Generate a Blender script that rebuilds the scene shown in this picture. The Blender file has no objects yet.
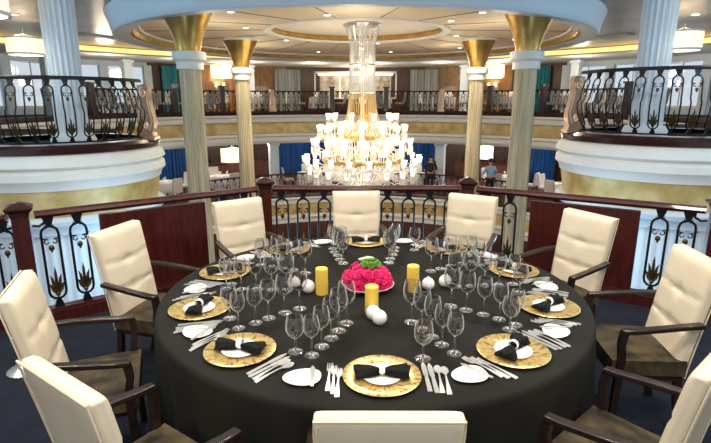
import bpy, bmesh, math, random
from mathutils import Vector, Matrix
random.seed(7)
PI = math.pi
sc = bpy.context.scene
COL = sc.collection

# ---------------------------------------------------------------- camera
cam_d = bpy.data.cameras.new('camera'); cam = bpy.data.objects.new('camera', cam_d); COL.objects.link(cam)
cam.location = (0, 0, 1.9); cam.rotation_euler = (math.radians(90 - 13.6), 0, 0)
cam_d.sensor_width = 36; cam_d.lens = 500 / 711 * 36; cam_d.clip_start = .05; cam_d.clip_end = 200
sc.camera = cam
# ---------------------------------------------------------------- world, view
sc.view_settings.view_transform = 'Standard'; sc.view_settings.look = 'None'
sc.view_settings.gamma = 1; sc.view_settings.use_curve_mapping = False
sc.view_settings.exposure = 0.42
w = bpy.data.worlds.new('world'); sc.world = w; w.use_nodes = True
bg = w.node_tree.nodes['Background']; bg.inputs[0].default_value = (.80, .90, 1.0, 1); bg.inputs[1].default_value = .6

def light(kind, loc, power, color=(1, .86, .68), size=.2, rot=None, angle=110, blend=.6):
    d = bpy.data.lights.new(kind.lower() + '_light', kind); d.energy = power; d.color = color
    if kind == 'SPOT':
        d.spot_size = math.radians(angle); d.spot_blend = blend; d.shadow_soft_size = size
    elif kind == 'AREA':
        d.size = size
    else:
        d.shadow_soft_size = size
    o = bpy.data.objects.new(d.name, d); COL.objects.link(o); o.location = loc
    if rot: o.rotation_euler = rot
    return o
WARM = (1, .84, .64); NEUT = (1, .93, .84); COOL = (.42, .74, 1)
# fixtureless softboxes added over the table for highlights; downlights over the atrium and decks
for x, y, p in ((-1.5, 1.0, 62), (1.6, 1.0, 62), (-1.5, 3.8, 62), (1.6, 3.8, 62), (.05, -1.2, 62), (-4.2, 2.2, 45), (4.3, 2.2, 45), (0, 6.4, 45)):
    light('AREA', (x, y, 3.97), p, NEUT, .55)
for x, y in ((-2.2, 12.2), (2.3, 12.2), (-3.4, 15.5), (3.5, 15.5), (0, 18)):
    light('SPOT', (x, y, 3.72), 190, WARM, .15, angle=150)
# decks (lamps under the upper deck and in its ceiling)
for a in range(25, 160, 15):
    r = math.radians(a)
    light('POINT', (12.4 * math.cos(r), 14.3 + 12.4 * math.sin(r), 3.3), 46, WARM, .3)
    light('POINT', (11.8 * math.cos(r), 14.3 + 11.8 * math.sin(r), -.2), 75, NEUT, .3)
    light('POINT', (10.0 * math.cos(r), 14.3 + 10.0 * math.sin(r), -3.9), 40, WARM, .3)
for x, y in ((0, 15.1), (-3.6, 13.2), (3.6, 13.2), (-3.4, 18.4), (3.4, 18.4), (0, 11.4)): light('POINT', (x, y, 2.9), 26, (1, .86, .66), .3)  # points with no lamp of their own, added to brighten the ring ceiling
for s in (-1, 1):
    light('POINT', (s * 7.5, 9.5, 3.2), 110, COOL, .4)
    light('POINT', (s * 5.2, 5.2, 3.2), 80, COOL, .5)
    light('POINT', (s * 3.2, 7.4, -.6), 42, COOL, .4)

# ---------------------------------------------------------------- materials
MATS = {}
def mat(name, color, rough=.5, metal=0, noise=0, nscale=8, bump=0, bscale=40, coat=0, trans=0, ior=1.45, emis=None, estr=0, alpha=1, color2=None, sheen=0, stretch=None, sss=0):
    if name in MATS: return MATS[name]
    m = bpy.data.materials.new(name); m.use_nodes = True; MATS[name] = m
    nt = m.node_tree; b = nt.nodes['Principled BSDF']
    b.inputs['Base Color'].default_value = (*color, 1); b.inputs['Roughness'].default_value = rough
    b.inputs['Metallic'].default_value = metal; b.inputs['Coat Weight'].default_value = coat
    b.inputs['Transmission Weight'].default_value = trans; b.inputs['IOR'].default_value = ior
    b.inputs['Alpha'].default_value = alpha; b.inputs['Sheen Weight'].default_value = sheen
    if sss:
        b.inputs['Subsurface Weight'].default_value = sss; b.inputs['Subsurface Radius'].default_value = (.02, .01, .005)
    if emis: b.inputs['Emission Color'].default_value = (*emis, 1); b.inputs['Emission Strength'].default_value = estr
    if noise or bump:
        tc = nt.nodes.new('ShaderNodeTexCoord'); mp = nt.nodes.new('ShaderNodeMapping')
        nt.links.new(tc.outputs['Object'], mp.inputs['Vector'])
        if stretch: mp.inputs['Scale'].default_value = stretch
    if noise:
        n = nt.nodes.new('ShaderNodeTexNoise'); n.inputs['Scale'].default_value = nscale; n.inputs['Detail'].default_value = 4
        nt.links.new(mp.outputs[0], n.inputs['Vector'])
        r = nt.nodes.new('ShaderNodeValToRGB'); r.color_ramp.elements[0].position = .32; r.color_ramp.elements[1].position = .68
        c2 = color2 or tuple(min(1, v * (1 + noise)) for v in color)
        c1 = color if color2 else tuple(v * (1 - noise) for v in color)
        r.color_ramp.elements[0].color = (*c1, 1); r.color_ramp.elements[1].color = (*c2, 1)
        nt.links.new(n.outputs['Fac'], r.inputs[0]); nt.links.new(r.outputs[0], b.inputs['Base Color'])
    if bump:
        n2 = nt.nodes.new('ShaderNodeTexNoise'); n2.inputs['Scale'].default_value = bscale; n2.inputs['Detail'].default_value = 3
        nt.links.new(mp.outputs[0], n2.inputs['Vector'])
        bp = nt.nodes.new('ShaderNodeBump'); bp.inputs['Strength'].default_value = bump; bp.inputs['Distance'].default_value = .01
        nt.links.new(n2.outputs['Fac'], bp.inputs['Height']); nt.links.new(bp.outputs[0], b.inputs['Normal'])
    return m
M_LEATHER = mat('cream_leather', (.73, .62, .45), .42, noise=.06, nscale=5, bump=.12, bscale=90)
M_VELVET = mat('olive_velvet', (.010, .007, .003), .8, noise=1, nscale=9, color2=(.085, .06, .024))
M_DARKWOOD = mat('dark_walnut', (.02, .010, .007), .34, noise=.4, nscale=12, stretch=(1, 1, 8), coat=.3)
M_MAHOG = mat('mahogany', (.055, .009, .007), .3, noise=.35, nscale=6, stretch=(4, 4, .8), coat=.35)
M_MAHOGD = mat('mahogany_dark', (.035, .009, .007), .28, noise=.3, nscale=6, stretch=(4, 4, 1), coat=.4)
M_LEAF = mat('dark_gilt_iron', (.10, .065, .025), .35, metal=.7, noise=.5, nscale=40)
M_IRON = mat('black_iron', (.012, .013, .016), .38, metal=.5)
M_BRONZE = mat('antique_bronze', (.42, .28, .19), .3, metal=.55, noise=.12, nscale=12)
M_BRONZEL = mat('burnished_bronze', (.85, .66, .52), .28, metal=.6)
M_CLOTH = mat('black_cloth', (.0115, .011, .008), .8, noise=.25, nscale=3, bump=.25, bscale=350)
M_CLOTH.node_tree.nodes['Principled BSDF'].inputs['Specular IOR Level'].default_value = .22
M_NAPKIN = mat('black_napkin', (.003, .003, .003), .6, bump=.2, bscale=200)
M_NAPKIN.node_tree.nodes['Principled BSDF'].inputs['Specular IOR Level'].default_value = .2
M_PORC = mat('white_porcelain', (.86, .84, .80), .18, coat=.5)
M_SILVER = mat('polished_silver', (.97, .95, .92), .3, metal=.85)
M_GLASS = mat('clear_glass', (1, 1, 1), 0.0, trans=1, ior=1.48)
M_CRYSG = bpy.data.materials.new('table_crystal'); M_CRYSG.use_nodes = True
_nt = M_CRYSG.node_tree; _b = _nt.nodes['Principled BSDF']; _b.inputs['Transmission Weight'].default_value = 1; _b.inputs['Roughness'].default_value = 0; _b.inputs['IOR'].default_value = 1.5
_g = _nt.nodes.new('ShaderNodeBsdfDiffuse'); _g.inputs[0].default_value = (1, .98, .94, 1)  # white diffuse mixed in at glancing angles, painting bright rim highlights on the glass
_m = _nt.nodes.new('ShaderNodeMixShader'); _f = _nt.nodes.new('ShaderNodeLayerWeight'); _f.inputs[0].default_value = .5; _p = _nt.nodes.new('ShaderNodeMath'); _p.operation = 'POWER'; _p.inputs[1].default_value = 3.5
_k = _nt.nodes.new('ShaderNodeMath'); _k.operation = 'MULTIPLY_ADD'; _k.inputs[1].default_value = .8; _k.inputs[2].default_value = .0
_nt.links.new(_f.outputs['Facing'], _p.inputs[0]); _nt.links.new(_p.outputs[0], _k.inputs[0]); _nt.links.new(_k.outputs[0], _m.inputs[0]); _nt.links.new(_b.outputs[0], _m.inputs[1]); _nt.links.new(_g.outputs[0], _m.inputs[2]); _nt.links.new(_m.outputs[0], _nt.nodes['Material Output'].inputs[0])
M_CANDLE = mat('yellow_wax', (1.0, .66, .10), .5, noise=.08, nscale=6, sss=.3)
M_WICK = mat('dark_wick', (.03, .02, .02), .9)
M_PINK = mat('magenta_petal', (.80, .015, .16), .55, noise=.35, nscale=25)
M_GREEN = mat('green_petal', (.13, .30, .035), .6, noise=.5, nscale=30)
M_CREAMPETAL = mat('cream_petal', (.85, .80, .6), .6)
M_CARPET = mat('navy_carpet', (.001, .003, .009), .95, noise=.9, nscale=6, color2=(.004, .008, .022), bump=.4, bscale=200)
M_WHITE = mat('white_plaster', (.80, .80, .76), .55, noise=.03, nscale=3)
M_GOLDF = mat('gold_frieze', (.46, .30, .08), .42, noise=1, nscale=2.6, color2=(.74, .60, .30), metal=.12, bump=.1, bscale=8)
M_GOLD = mat('gold_leaf', (.62, .40, .12), .33, metal=.85, noise=.18, nscale=4)
M_SHAFT = mat('champagne_shaft', (.52, .45, .30), .42, metal=.2, noise=.25, nscale=14, stretch=(1, 1, .06))
M_CREAM = mat('cream_ceiling', (.78, .65, .47), .6, noise=.04, nscale=1)
M_DOME = mat('pale_dome', (.93, .86, .75), .6)
M_GREYC = mat('grey_panel_ceiling', (.40, .37, .33), .32, noise=.2, nscale=.8, metal=.35)
M_LINE = mat('dark_joint', (.05, .035, .02), .6)
M_WOODW = mat('honey_panelling', (.26, .13, .03), .35, noise=.35, nscale=3, stretch=(3, 3, .6), coat=.3)
M_BROWNW = mat('brown_panelling', (.06, .022, .013), .4, noise=.3, nscale=3, stretch=(3, 3, .6))
M_SHEER = mat('grey_sheer_curtain', (.34, .36, .36), .7, noise=.4, nscale=9, stretch=(1, 1, .02))
M_BLUE = mat('blue_curtain', (.008, .075, .26), .6, noise=.6, nscale=9, stretch=(1, 1, .02))
M_TEAL = mat('teal_curtain', (.03, .22, .27), .6, noise=.3, nscale=9, stretch=(1, 1, .02))
M_SHADE = mat('lit_lampshade', (.9, .8, .6), .6, emis=(1, .80, .50), estr=.85)
M_COVE = mat('cove_light', (1, .8, .4), .6, emis=(1, .66, .22), estr=1.0)
M_COVEW = mat('cove_light_white', (1, .9, .7), .6, emis=(1, .86, .62), estr=1.1)
M_DL = mat('downlight_lens', (1, .95, .85), .5, emis=(1, .92, .78), estr=5)
M_BULB = mat('crystal_shade_lit', (1, .95, .88), .2, emis=(1, .88, .70), estr=1.0)
M_CRYS = mat('crystal', (1, .97, .92), .06, metal=.2, coat=1, alpha=.9)
M_STRAND = mat('crystal_strand', (.85, .84, .82), .12, metal=.3, alpha=.75)
M_STRANDG = mat('gold_strand', (.85, .66, .36), .2, metal=.5, alpha=.9)
M_TABLEW = mat('white_cloth', (.82, .80, .78), .8)
M_CREAMCH = mat('pale_chair_fabric', (.62, .60, .58), .7)
M_MARBLE = mat('pale_flooring', (.45, .36, .30), .3, noise=.3, nscale=2)
M_MAHFLOOR = mat('maroon_carpet', (.07, .02, .025), .95, noise=.6, nscale=1.5)
M_BLUEWHITE = mat('blue_white_plaster', (.66, .76, .84), .5)
M_SKIN = mat('skin', (.55, .32, .22), .6)
M_SHIRTB = mat('light_blue_shirt', (.30, .48, .72), .8)
M_SUIT = mat('dark_suit', (.02, .02, .03), .8)
M_HAIR = mat('dark_hair', (.02, .015, .01), .7)
M_MURAL = mat('pale_mural', (.75, .70, .60), .5, noise=1, nscale=2.5, color2=(.25, .17, .10))

def radial_gold():
    m = bpy.data.materials.new('radial_gold'); m.use_nodes = True; nt = m.node_tree; N = nt.nodes; L = nt.links
    b = N['Principled BSDF']; b.inputs['Metallic'].default_value = .7; b.inputs['Roughness'].default_value = .3
    tc = N.new('ShaderNodeTexCoord'); sp = N.new('ShaderNodeSeparateXYZ'); L.new(tc.outputs['Object'], sp.inputs[0])
    at = N.new('ShaderNodeMath'); at.operation = 'ARCTAN2'; L.new(sp.outputs['Y'], at.inputs[0]); L.new(sp.outputs['X'], at.inputs[1])
    ln = N.new('ShaderNodeVectorMath'); ln.operation = 'LENGTH'; L.new(tc.outputs['Object'], ln.inputs[0])
    sn = N.new('ShaderNodeMath'); sn.operation = 'SINE'; L.new(at.outputs[0], sn.inputs[0])
    cs = N.new('ShaderNodeMath'); cs.operation = 'COSINE'; L.new(at.outputs[0], cs.inputs[0])
    cb = N.new('ShaderNodeCombineXYZ'); L.new(sn.outputs[0], cb.inputs[0]); L.new(cs.outputs[0], cb.inputs[1])
    ls = N.new('ShaderNodeMath'); ls.operation = 'MULTIPLY'; ls.inputs[1].default_value = 2.5; L.new(ln.outputs['Value'], ls.inputs[0]); L.new(ls.outputs[0], cb.inputs[2])
    n = N.new('ShaderNodeTexNoise'); n.inputs['Scale'].default_value = 11; n.inputs['Detail'].default_value = 3; L.new(cb.outputs[0], n.inputs['Vector'])
    r = N.new('ShaderNodeValToRGB'); e = r.color_ramp.elements
    e[0].position = .36; e[0].color = (.36, .22, .06, 1); e[1].position = .5; e[1].color = (.86, .64, .26, 1)
    L.new(n.outputs['Fac'], r.inputs[0]); L.new(r.outputs[0], b.inputs['Base Color'])
    return m
M_CHARGER = radial_gold()

# ---------------------------------------------------------------- mesh helpers
def new_obj(name, bm, m, parent=None, smooth=True, loc=None, angle=40):
    bmesh.ops.recalc_face_normals(bm, faces=bm.faces[:])
    me = bpy.data.meshes.new(name)
    if smooth:
        for f in bm.faces: f.smooth = True
        ca = math.cos(math.radians(angle))
        for e in bm.edges:
            if len(e.link_faces) == 2 and e.link_faces[0].normal.dot(e.link_faces[1].normal) < ca: e.smooth = False
    bm.to_mesh(me); bm.free(); me.materials.append(m)
    o = bpy.data.objects.new(name, me); COL.objects.link(o)
    if parent is not None: o.parent = parent
    if loc: o.location = loc
    return o
def inst(src, parent, loc=(0, 0, 0), rz=0, scale=None):
    o = src.copy(); COL.objects.link(o); o.parent = parent; o.location = loc; o.rotation_euler = (0, 0, rz)
    if scale: o.scale = scale
    return o
def empty(name, loc=(0, 0, 0), rz=0):
    o = bpy.data.objects.new(name, None); COL.objects.link(o); o.location = loc; o.rotation_euler = (0, 0, rz)
    o.empty_display_size = .05; return o
def tag(o, label, cat, group=None):
    o['label'] = label; o['category'] = cat
    if group: o['group'] = group
    return o
def struct(o): o['kind'] = 'structure'; return o
def children(o): return [c for c in ALLCH(o)]
def ALLCH(o): return [c for c in bpy.data.objects if c.parent == o]
TREE = {}
def tree_of(o):
    if o.name not in TREE: TREE[o.name] = [(c, tree_of(c)) for c in ALLCH(o)]
    return TREE[o.name]
def copy_tree(o, parent=None):
    def rec(src, kids, par):
        c = src.copy(); COL.objects.link(c); c.parent = par
        for k, kk in kids: rec(k, kk, c)
        return c
    return rec(o, tree_of(o), parent)
def box(bm, c, s, rot=None, bevel=0):
    r = bmesh.ops.create_cube(bm, size=1)['verts']
    mtx = Matrix.Translation(c) @ (rot if rot else Matrix.Identity(4)) @ Matrix.Diagonal((*s, 1))
    bmesh.ops.transform(bm, matrix=mtx, verts=r)
    if bevel:
        es = list({e for v in r for e in v.link_edges})
        bmesh.ops.bevel(bm, geom=es, offset=bevel, segments=2, affect='EDGES')
def lathe(bm, prof, n=24, c=(0, 0, 0), sx=1, sy=1, flute=0, nf=0, close=False):
    rings = []
    for r, z in prof:
        ring = []
        if r < 1e-6: ring = [bm.verts.new((c[0], c[1], c[2] + z))] * n
        else:
            for i in range(n):
                a = 2 * PI * i / n
                rr = r * (1 - flute * (.5 + .5 * math.cos(a * nf))) if flute else r
                ring.append(bm.verts.new((c[0] + rr * sx * math.cos(a), c[1] + rr * sy * math.sin(a), c[2] + z)))
        rings.append(ring)
    for a, b in zip(rings, rings[1:]):
        for i in range(n):
            j = (i + 1) % n; vs = []
            for v in (a[i], a[j], b[j], b[i]):
                if v not in vs: vs.append(v)
            if len(vs) > 2:
                try: bm.faces.new(vs)
                except ValueError: pass
def arc(bm, prof, c, a0, a1, n=48, closed=True):
    """prof: list of (rx, ry, z); swept about c between two angles (degrees)"""
    full = abs(a1 - a0) >= 359.9; rings = []; cnt = n if full else n + 1
    for i in range(cnt):
        a = math.radians(a0 + (a1 - a0) * i / n)
        rings.append([bm.verts.new((c[0] + p[0] * math.cos(a), c[1] + p[1] * math.sin(a), p[2])) for p in prof])
    m = len(prof)
    for i in range(n):
        A = rings[i]; B = rings[(i + 1) % cnt]
        for j in range(m if closed else m - 1):
            k = (j + 1) % m
            bm.faces.new((A[j], A[k], B[k], B[j]))
    if closed and not full:
        bm.faces.new(rings[0]); bm.faces.new(rings[-1])
def tube(bm, pts, r, n=6, closed=False, cap=True, sq=None):
    """tube along pts; r number or list; sq=(w,h) rectangular section"""
    pts = [Vector(p) for p in pts]; m = len(pts); rings = []
    up0 = Vector((0, 0, 1)); prev = None
    for i, p in enumerate(pts):
        if closed: t = pts[(i + 1) % m] - pts[i - 1]
        else: t = pts[min(i + 1, m - 1)] - pts[max(i - 1, 0)]
        t.normalize()
        if prev is None:
            up = up0 if abs(t.z) < .9 else Vector((0, 1, 0))
            s = t.cross(up).normalized()
        else:
            s = (prev - t * prev.dot(t)).normalized()
        prev = s; u = s.cross(t).normalized()
        rr = r[i] if isinstance(r, (list, tuple)) else r
        if sq: ring = [bm.verts.new(p + s * a * sq[0] / 2 + u * b * sq[1] / 2) for a, b in ((1, 1), (-1, 1), (-1, -1), (1, -1))]
        else: ring = [bm.verts.new(p + (s * math.cos(2 * PI * k / n) + u * math.sin(2 * PI * k / n)) * rr) for k in range(n)]
        rings.append(ring)
    q = len(rings[0])
    for i in range(m if closed else m - 1):
        A = rings[i]; B = rings[(i + 1) % m]
        for k in range(q): bm.faces.new((A[k], A[(k + 1) % q], B[(k + 1) % q], B[k]))
    if cap and not closed: bm.faces.new(rings[0]); bm.faces.new(rings[-1])
def ball(bm, c, r, u=10, v=7, s=(1, 1, 1)):
    vs = bmesh.ops.create_uvsphere(bm, u_segments=u, v_segments=v, radius=r)['verts']
    bmesh.ops.transform(bm, matrix=Matrix.Translation(c) @ Matrix.Diagonal((*s, 1)), verts=vs)
def poly_extrude(bm, pts, z0, z1, plane='xy'):
    """closed outline extruded between z0 and z1"""
    def P(a, b, z): return (a, b, z) if plane == 'xy' else (a, z, b)
    A = [bm.verts.new(P(a, b, z0)) for a, b in pts]; B = [bm.verts.new(P(a, b, z1)) for a, b in pts]
    bm.faces.new(A); bm.faces.new(B); n = len(pts)
    for i in range(n): bm.faces.new((A[i], A[(i + 1) % n], B[(i + 1) % n], B[i]))
def BM(): return bmesh.new()

# ================================================================ SETTING
AC = (0, 14.3)          # centre of the atrium
# our landing
A_ = Vector((-2.79, 4.05)); B_ = Vector((-1.0, 5.42)); C_ = Vector((1.24, 5.42)); D_ = Vector((3.17, 4.25))
bm = BM(); poly_extrude(bm, [(-7, -3), (7, -3), (7, 3.75), (3.4, 4.33), (D_.x + .08, D_.y + .1), (C_.x + .05, C_.y + .13), (B_.x - .05, B_.y + .13), (A_.x - .08, A_.y + .1), (-3.1, 4.12), (-7, 3.75)], -.35, 0)
struct(new_obj('floor', bm, M_CARPET, smooth=False))
# ceilings
bm = BM(); poly_extrude(bm, [(-19, -4), (19, -4), (19, 31), (-19, 31)], 4.02, 4.12)
o = struct(new_obj('ceiling', bm, M_GREYC, smooth=False)); o['label'] = 'grey panelled deck ceiling'
bm = BM()   # dropped soffit beyond the cove
arc(bm, [(12.6, 11.2, 3.74), (19, 17.5, 3.74), (19, 17.5, 3.8), (12.6, 11.2, 3.8)], AC, 0, 180, 72)
struct(new_obj('ceiling_soffit', bm, M_WHITE))
bm = BM(); arc(bm, [(12.7, 11.3, 3.8), (12.75, 11.35, 3.99), (12.8, 11.4, 3.99), (12.8, 11.4, 3.8)], AC, 0, 180, 72)
struct(new_obj('trim_1', bm, M_COVE))
bm = BM(); arc(bm, [(9.3, 8.3, 3.97), (9.7, 8.7, 3.97), (9.7, 8.7, 4.03), (9.3, 8.3, 4.03)], AC, 20, 160, 72)
struct(new_obj('trim_2', bm, M_WHITE))
# the dropped oval ring round the atrium dome
EC = (0, 16.0)
RI = 6.25; RO = 6.68
bm = BM(); arc(bm, [(r_, r_, z_) for r_, z_ in ((RI, 3.56), (RO - .12, 3.53), (RO - .03, 3.53), (RO, 3.56), (RO + .02, 3.66), (RO + .05, 3.78), (RO + .09, 3.9), (RO + .14, 4.03), (RI + .04, 4.03), (RI + .04, 3.6))], EC, 0, 360, 144)
o = struct(new_obj('ceiling_ring', bm, M_BLUEWHITE)); o['label'] = 'white dropped oval ceiling ring'
bm = BM(); arc(bm, [(r_, r_, z_) for r_, z_ in ((RI + .03, 3.585), (RI + .03, 3.72), (RI - .12, 3.745), (RI - .06, 3.61))], EC, 0, 360, 128)
struct(new_obj('trim_3', bm, M_GOLD))
bm = BM(); arc(bm, [(r_, r_, z_) for r_, z_ in ((RI + .04, 3.71), (RI - .22, 3.735), (RI - .24, 3.775), (RI + .04, 3.78))], EC, 0, 360, 128)
struct(new_obj('trim_4', bm, M_WHITE))
DC = (.05, 15.1); DR = 2.45
bm = BM()
n = 128; in_ = []; out_ = []
for i in range(n):
    a = 2 * PI * i / n
    in_.append(bm.verts.new((DC[0] + DR * math.cos(a), DC[1] + DR * math.sin(a), 3.79)))
    out_.append(bm.verts.new(((RI + .02) * math.cos(a), 16.0 + (RI + .02) * math.sin(a), 3.79)))
for i in range(n): bm.faces.new((in_[i], in_[(i + 1) % n], out_[(i + 1) % n], out_[i]))
o = struct(new_obj('ceiling_panel', bm, M_CREAM, smooth=False)); o['label'] = 'cream ceiling panel inside the ring'
bm = BM(); arc(bm, [(DR - .02, DR - .02, 3.76), (DR + .16, DR + .16, 3.76), (DR + .16, DR + .16, 3.80), (DR + .02, DR + .02, 3.82), (DR - .02, DR - .02, 3.82)], DC, 0, 360, 96)
struct(new_obj('trim_5', bm, M_WHITE))
bm = BM(); arc(bm, [(DR + .02, DR + .02, 3.82), (DR - .02, DR - .02, 3.83), (DR + .05, DR + .05, 3.97), (DR + .2, DR + .2, 3.99), (DR + .2, DR + .2, 3.82)], DC, 0, 360, 96)
struct(new_obj('trim_6', bm, M_GOLD))
bm = BM(); lathe(bm, [(0, 4.0), (DR + .3, 3.985), (DR + .3, 4.01), (0, 4.01)], 96, (DC[0], DC[1], 0))
o = struct(new_obj('ceiling_dome', bm, M_DOME)); o['label'] = 'pale round recess above the chandelier'
bm = BM()   # joints in the cream ceiling
for i in range(16):
    a = 2 * PI * i / 16 + .2
    p0 = Vector((DC[0] + (DR + .2) * math.cos(a), DC[1] + (DR + .2) * math.sin(a), 3.787))
    p1 = Vector(((RI - .25) * math.cos(a), 16 + (RI - .25) * math.sin(a), 3.787))
    tube(bm, [p0, p1], .008, 4)
struct(new_obj('trim_7', bm, M_LINE, smooth=False))

# round downlights, each its own fixture
bm = BM(); lathe(bm, [(0, 0), (.075, 0), (.075, .01), (0, .01)], 16)
dl0 = empty('ceiling_downlight'); lens = new_obj('lens', bm, M_DL, dl0)
bm = BM(); lathe(bm, [(.078, .012), (.078, -.006), (.1, -.006), (.105, .012)], 16); new_obj('trim_ring', bm, M_WHITE, dl0)
spots = []
for i in range(11):
    a = 2 * PI * i / 11 + .15; spots.append((5.1 * math.cos(a), 16 + 5.1 * math.sin(a), 3.776))
for i in range(6):
    a = 2 * PI * i / 6 + .3; spots.append((DC[0] + 3.1 * math.cos(a), DC[1] + 2.95 * math.sin(a) - .15, 3.776))
spots += [(-7.2, 9.5, 4.005), (7.2, 9.5, 4.005), (-8.6, 13.5, 4.005), (8.6, 13.5, 4.005), (-8.4, 18.4, 4.005), (8.4, 18.4, 4.005)]
tag(dl0, 'small round lit downlight set in the ceiling around the atrium', 'ceiling light', 'round downlights in the ceiling')
for i, p in enumerate(spots):
    o = dl0 if i == 0 else copy_tree(dl0)
    tag(o, 'small round lit downlight ' + ('in the cream ceiling near its gilded outer edge' if i < 11 else 'close around the pale dome of the chandelier' if i < 17 else 'in the grey ceiling outside the white ring'), 'ceiling light', 'round downlights, ' + ('outer circle' if i < 11 else 'inner circle' if i < 17 else 'grey ceiling'))
    o.location = p

# upper deck ring, its fascia, curb
def deck_ring(R, z, a0, a1, tag_i, depth=8, carpet=M_CARPET):
    bm = BM(); arc(bm, [(R, R, z - .12), (R, R, z), (R + depth, R + depth, z), (R + depth, R + depth, z - .12)], AC, a0, a1, 80)
    struct(new_obj('floor_%d' % tag_i, bm, carpet, smooth=False))
    bm = BM(); arc(bm, [(R - .1, R - .1, z - .05), (R - .12, R - .12, z + .0), (R - .08, R - .08, z + .1), (R + .12, R + .12, z + .1), (R + .12, R + .12, z - .05)], AC, a0, a1, 80)
    struct(new_obj('trim_%d0' % tag_i, bm, M_MAHOGD))
    bm = BM(); arc(bm, [(R - .08, R - .08, z - .05), (R - .1, R - .1, z - .14), (R - .02, R - .02, z - .2), (R - .02, R - .02, z - .36), (R + .06, R + .06, z - .42), (R + .3, R + .3, z - .42), (R + .3, R + .3, z - .05)], AC, a0, a1, 80)
    struct(new_obj('trim_%d1' % tag_i, bm, M_WHITE))
    bm = BM(); arc(bm, [(R + .05, R + .05, z - .42), (R + .05, R + .05, z - .85), (R + .3, R + .3, z - .85), (R + .3, R + .3, z - .42)], AC, a0, a1, 80)
    struct(new_obj('trim_%d2' % tag_i, bm, M_GOLDF))
    bm = BM(); arc(bm, [(R + .1, R + .1, z - .85), (R - .02, R - .02, z - .9), (R - .04, R - .04, z - 1.0), (R + .06, R + .06, z - 1.05), (R + .06, R + .06, z - 1.24), (R + .35, R + .35, z - 1.24), (R + .35, R + .35, z - .85)], AC, a0, a1, 80)
    struct(new_obj('trim_%d3' % tag_i, bm, M_WHITE))
ZU = 1.2
ZF = 1.32
deck_ring(9.6, ZF, -25, 205, 1)
deck_ring(8.0, -2.2, -30, 210, 2, 9.6, M_MAHFLOOR)
bm = BM(); arc(bm, [(9.9, 9.9, -.04), (17.6, 17.6, -.04), (17.6, 17.6, .06), (9.9, 9.9, .06)], AC, -25, 205, 60)
struct(new_obj('ceiling_lower', bm, M_WHITE, smooth=False))
bm = BM(); lathe(bm, [(0, -5.5), (18, -5.5), (18, -5.6), (0, -5.6)], 64, (0, 14.3, 0)); struct(new_obj('floor_3', bm, M_MAHFLOOR, smooth=False))
bm = BM(); arc(bm, [(11.5, 11.5, -5.5), (11.5, 11.5, -3.4), (11.7, 11.7, -3.4), (11.7, 11.7, -5.5)], AC, -30, 210, 60)
struct(new_obj('wall_bottom', bm, M_BROWNW))

# back walls made of bays
def bay(name, R, a0, a1, z0, z1, m, thick=.15, wavy=0):
    bm = BM(); n = max(2, int(abs(a1 - a0) * (6 if wavy else 1)))
    if wavy:
        rin = []
        for i in range(n + 1):
            a = math.radians(a0 + (a1 - a0) * i / n); r = R + wavy * math.sin(i * 1.6)
            rin.append([bm.verts.new((rr * math.cos(a), 14.3 + rr * math.sin(a), z)) for rr, z in ((r, z0), (r, z1), (r + .04, z1), (r + .04, z0))])
        for A, B in zip(rin, rin[1:]):
            for j in range(4): bm.faces.new((A[j], A[(j + 1) % 4], B[(j + 1) % 4], B[j]))
        bm.faces.new(rin[0]); bm.faces.new(rin[-1])
    else: arc(bm, [(R, R, z0), (R, R, z1), (R + thick, R + thick, z1), (R + thick, R + thick, z0)], AC, a0, a1, n)
    return new_obj(name, bm, m)
RW = 15.7
for i, (a0, a1, m) in enumerate([(104.5, 121.5, M_WOODW), (58, 75.5, M_WOODW), (75.5, 104.5, M_BROWNW), (121.5, 131.5, M_BROWNW), (48, 58, M_BROWNW)]):
    struct(bay('wall_upper' if i == 0 else 'wall_upper_%d' % i, RW, a0, a1, ZU, 3.8, m))
# side walls of the upper deck: low wall, head, mullions and panes onto the daylight
for s, (b0, b1) in enumerate(((131.5, 200), (-20, 48))):
    sd = 'left' if s == 0 else 'right'
    struct(bay('wall_%s' % sd, RW, b0, b1, ZU, 1.6, M_BLUEWHITE)); struct(bay('wall_%s_head' % sd, RW, b0, b1, 3.5, 3.8, M_BLUEWHITE))
    k = int((b1 - b0) / 7.5)
    for i in range(k + 1):
        a = b0 + (b1 - b0) * i / k
        struct(bay('wall_%s_pier' % sd, RW - .06, a - .7, a + .7, ZU, 3.6, M_BLUEWHITE, .28))
        if i < k:
            wn = struct(bay('window_%d' % (i + 1 + s * 20), RW + .05, a + .7, a + (b1 - b0) / k - .7, 1.6, 1.68, M_WHITE, .06))
            a2 = a + (b1 - b0) / k
            bm = BM(); am = math.radians((a + a2) / 2)
            tube(bm, [((RW + .08) * math.cos(am), 14.3 + (RW + .08) * math.sin(am), 1.65), ((RW + .08) * math.cos(am), 14.3 + (RW + .08) * math.sin(am), 3.52)], .03, 6)
            new_obj('mullion', bm, M_WHITE, wn)
            bm = BM(); arc(bm, [(RW + .08, RW + .08, 1.67), (RW + .08, RW + .08, 3.51), (RW + .09, RW + .09, 3.51), (RW + .09, RW + .09, 1.67)], AC, a + .7, a2 - .7, 6)
            new_obj('pane', bm, M_GLASS, wn, smooth=False)
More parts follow.
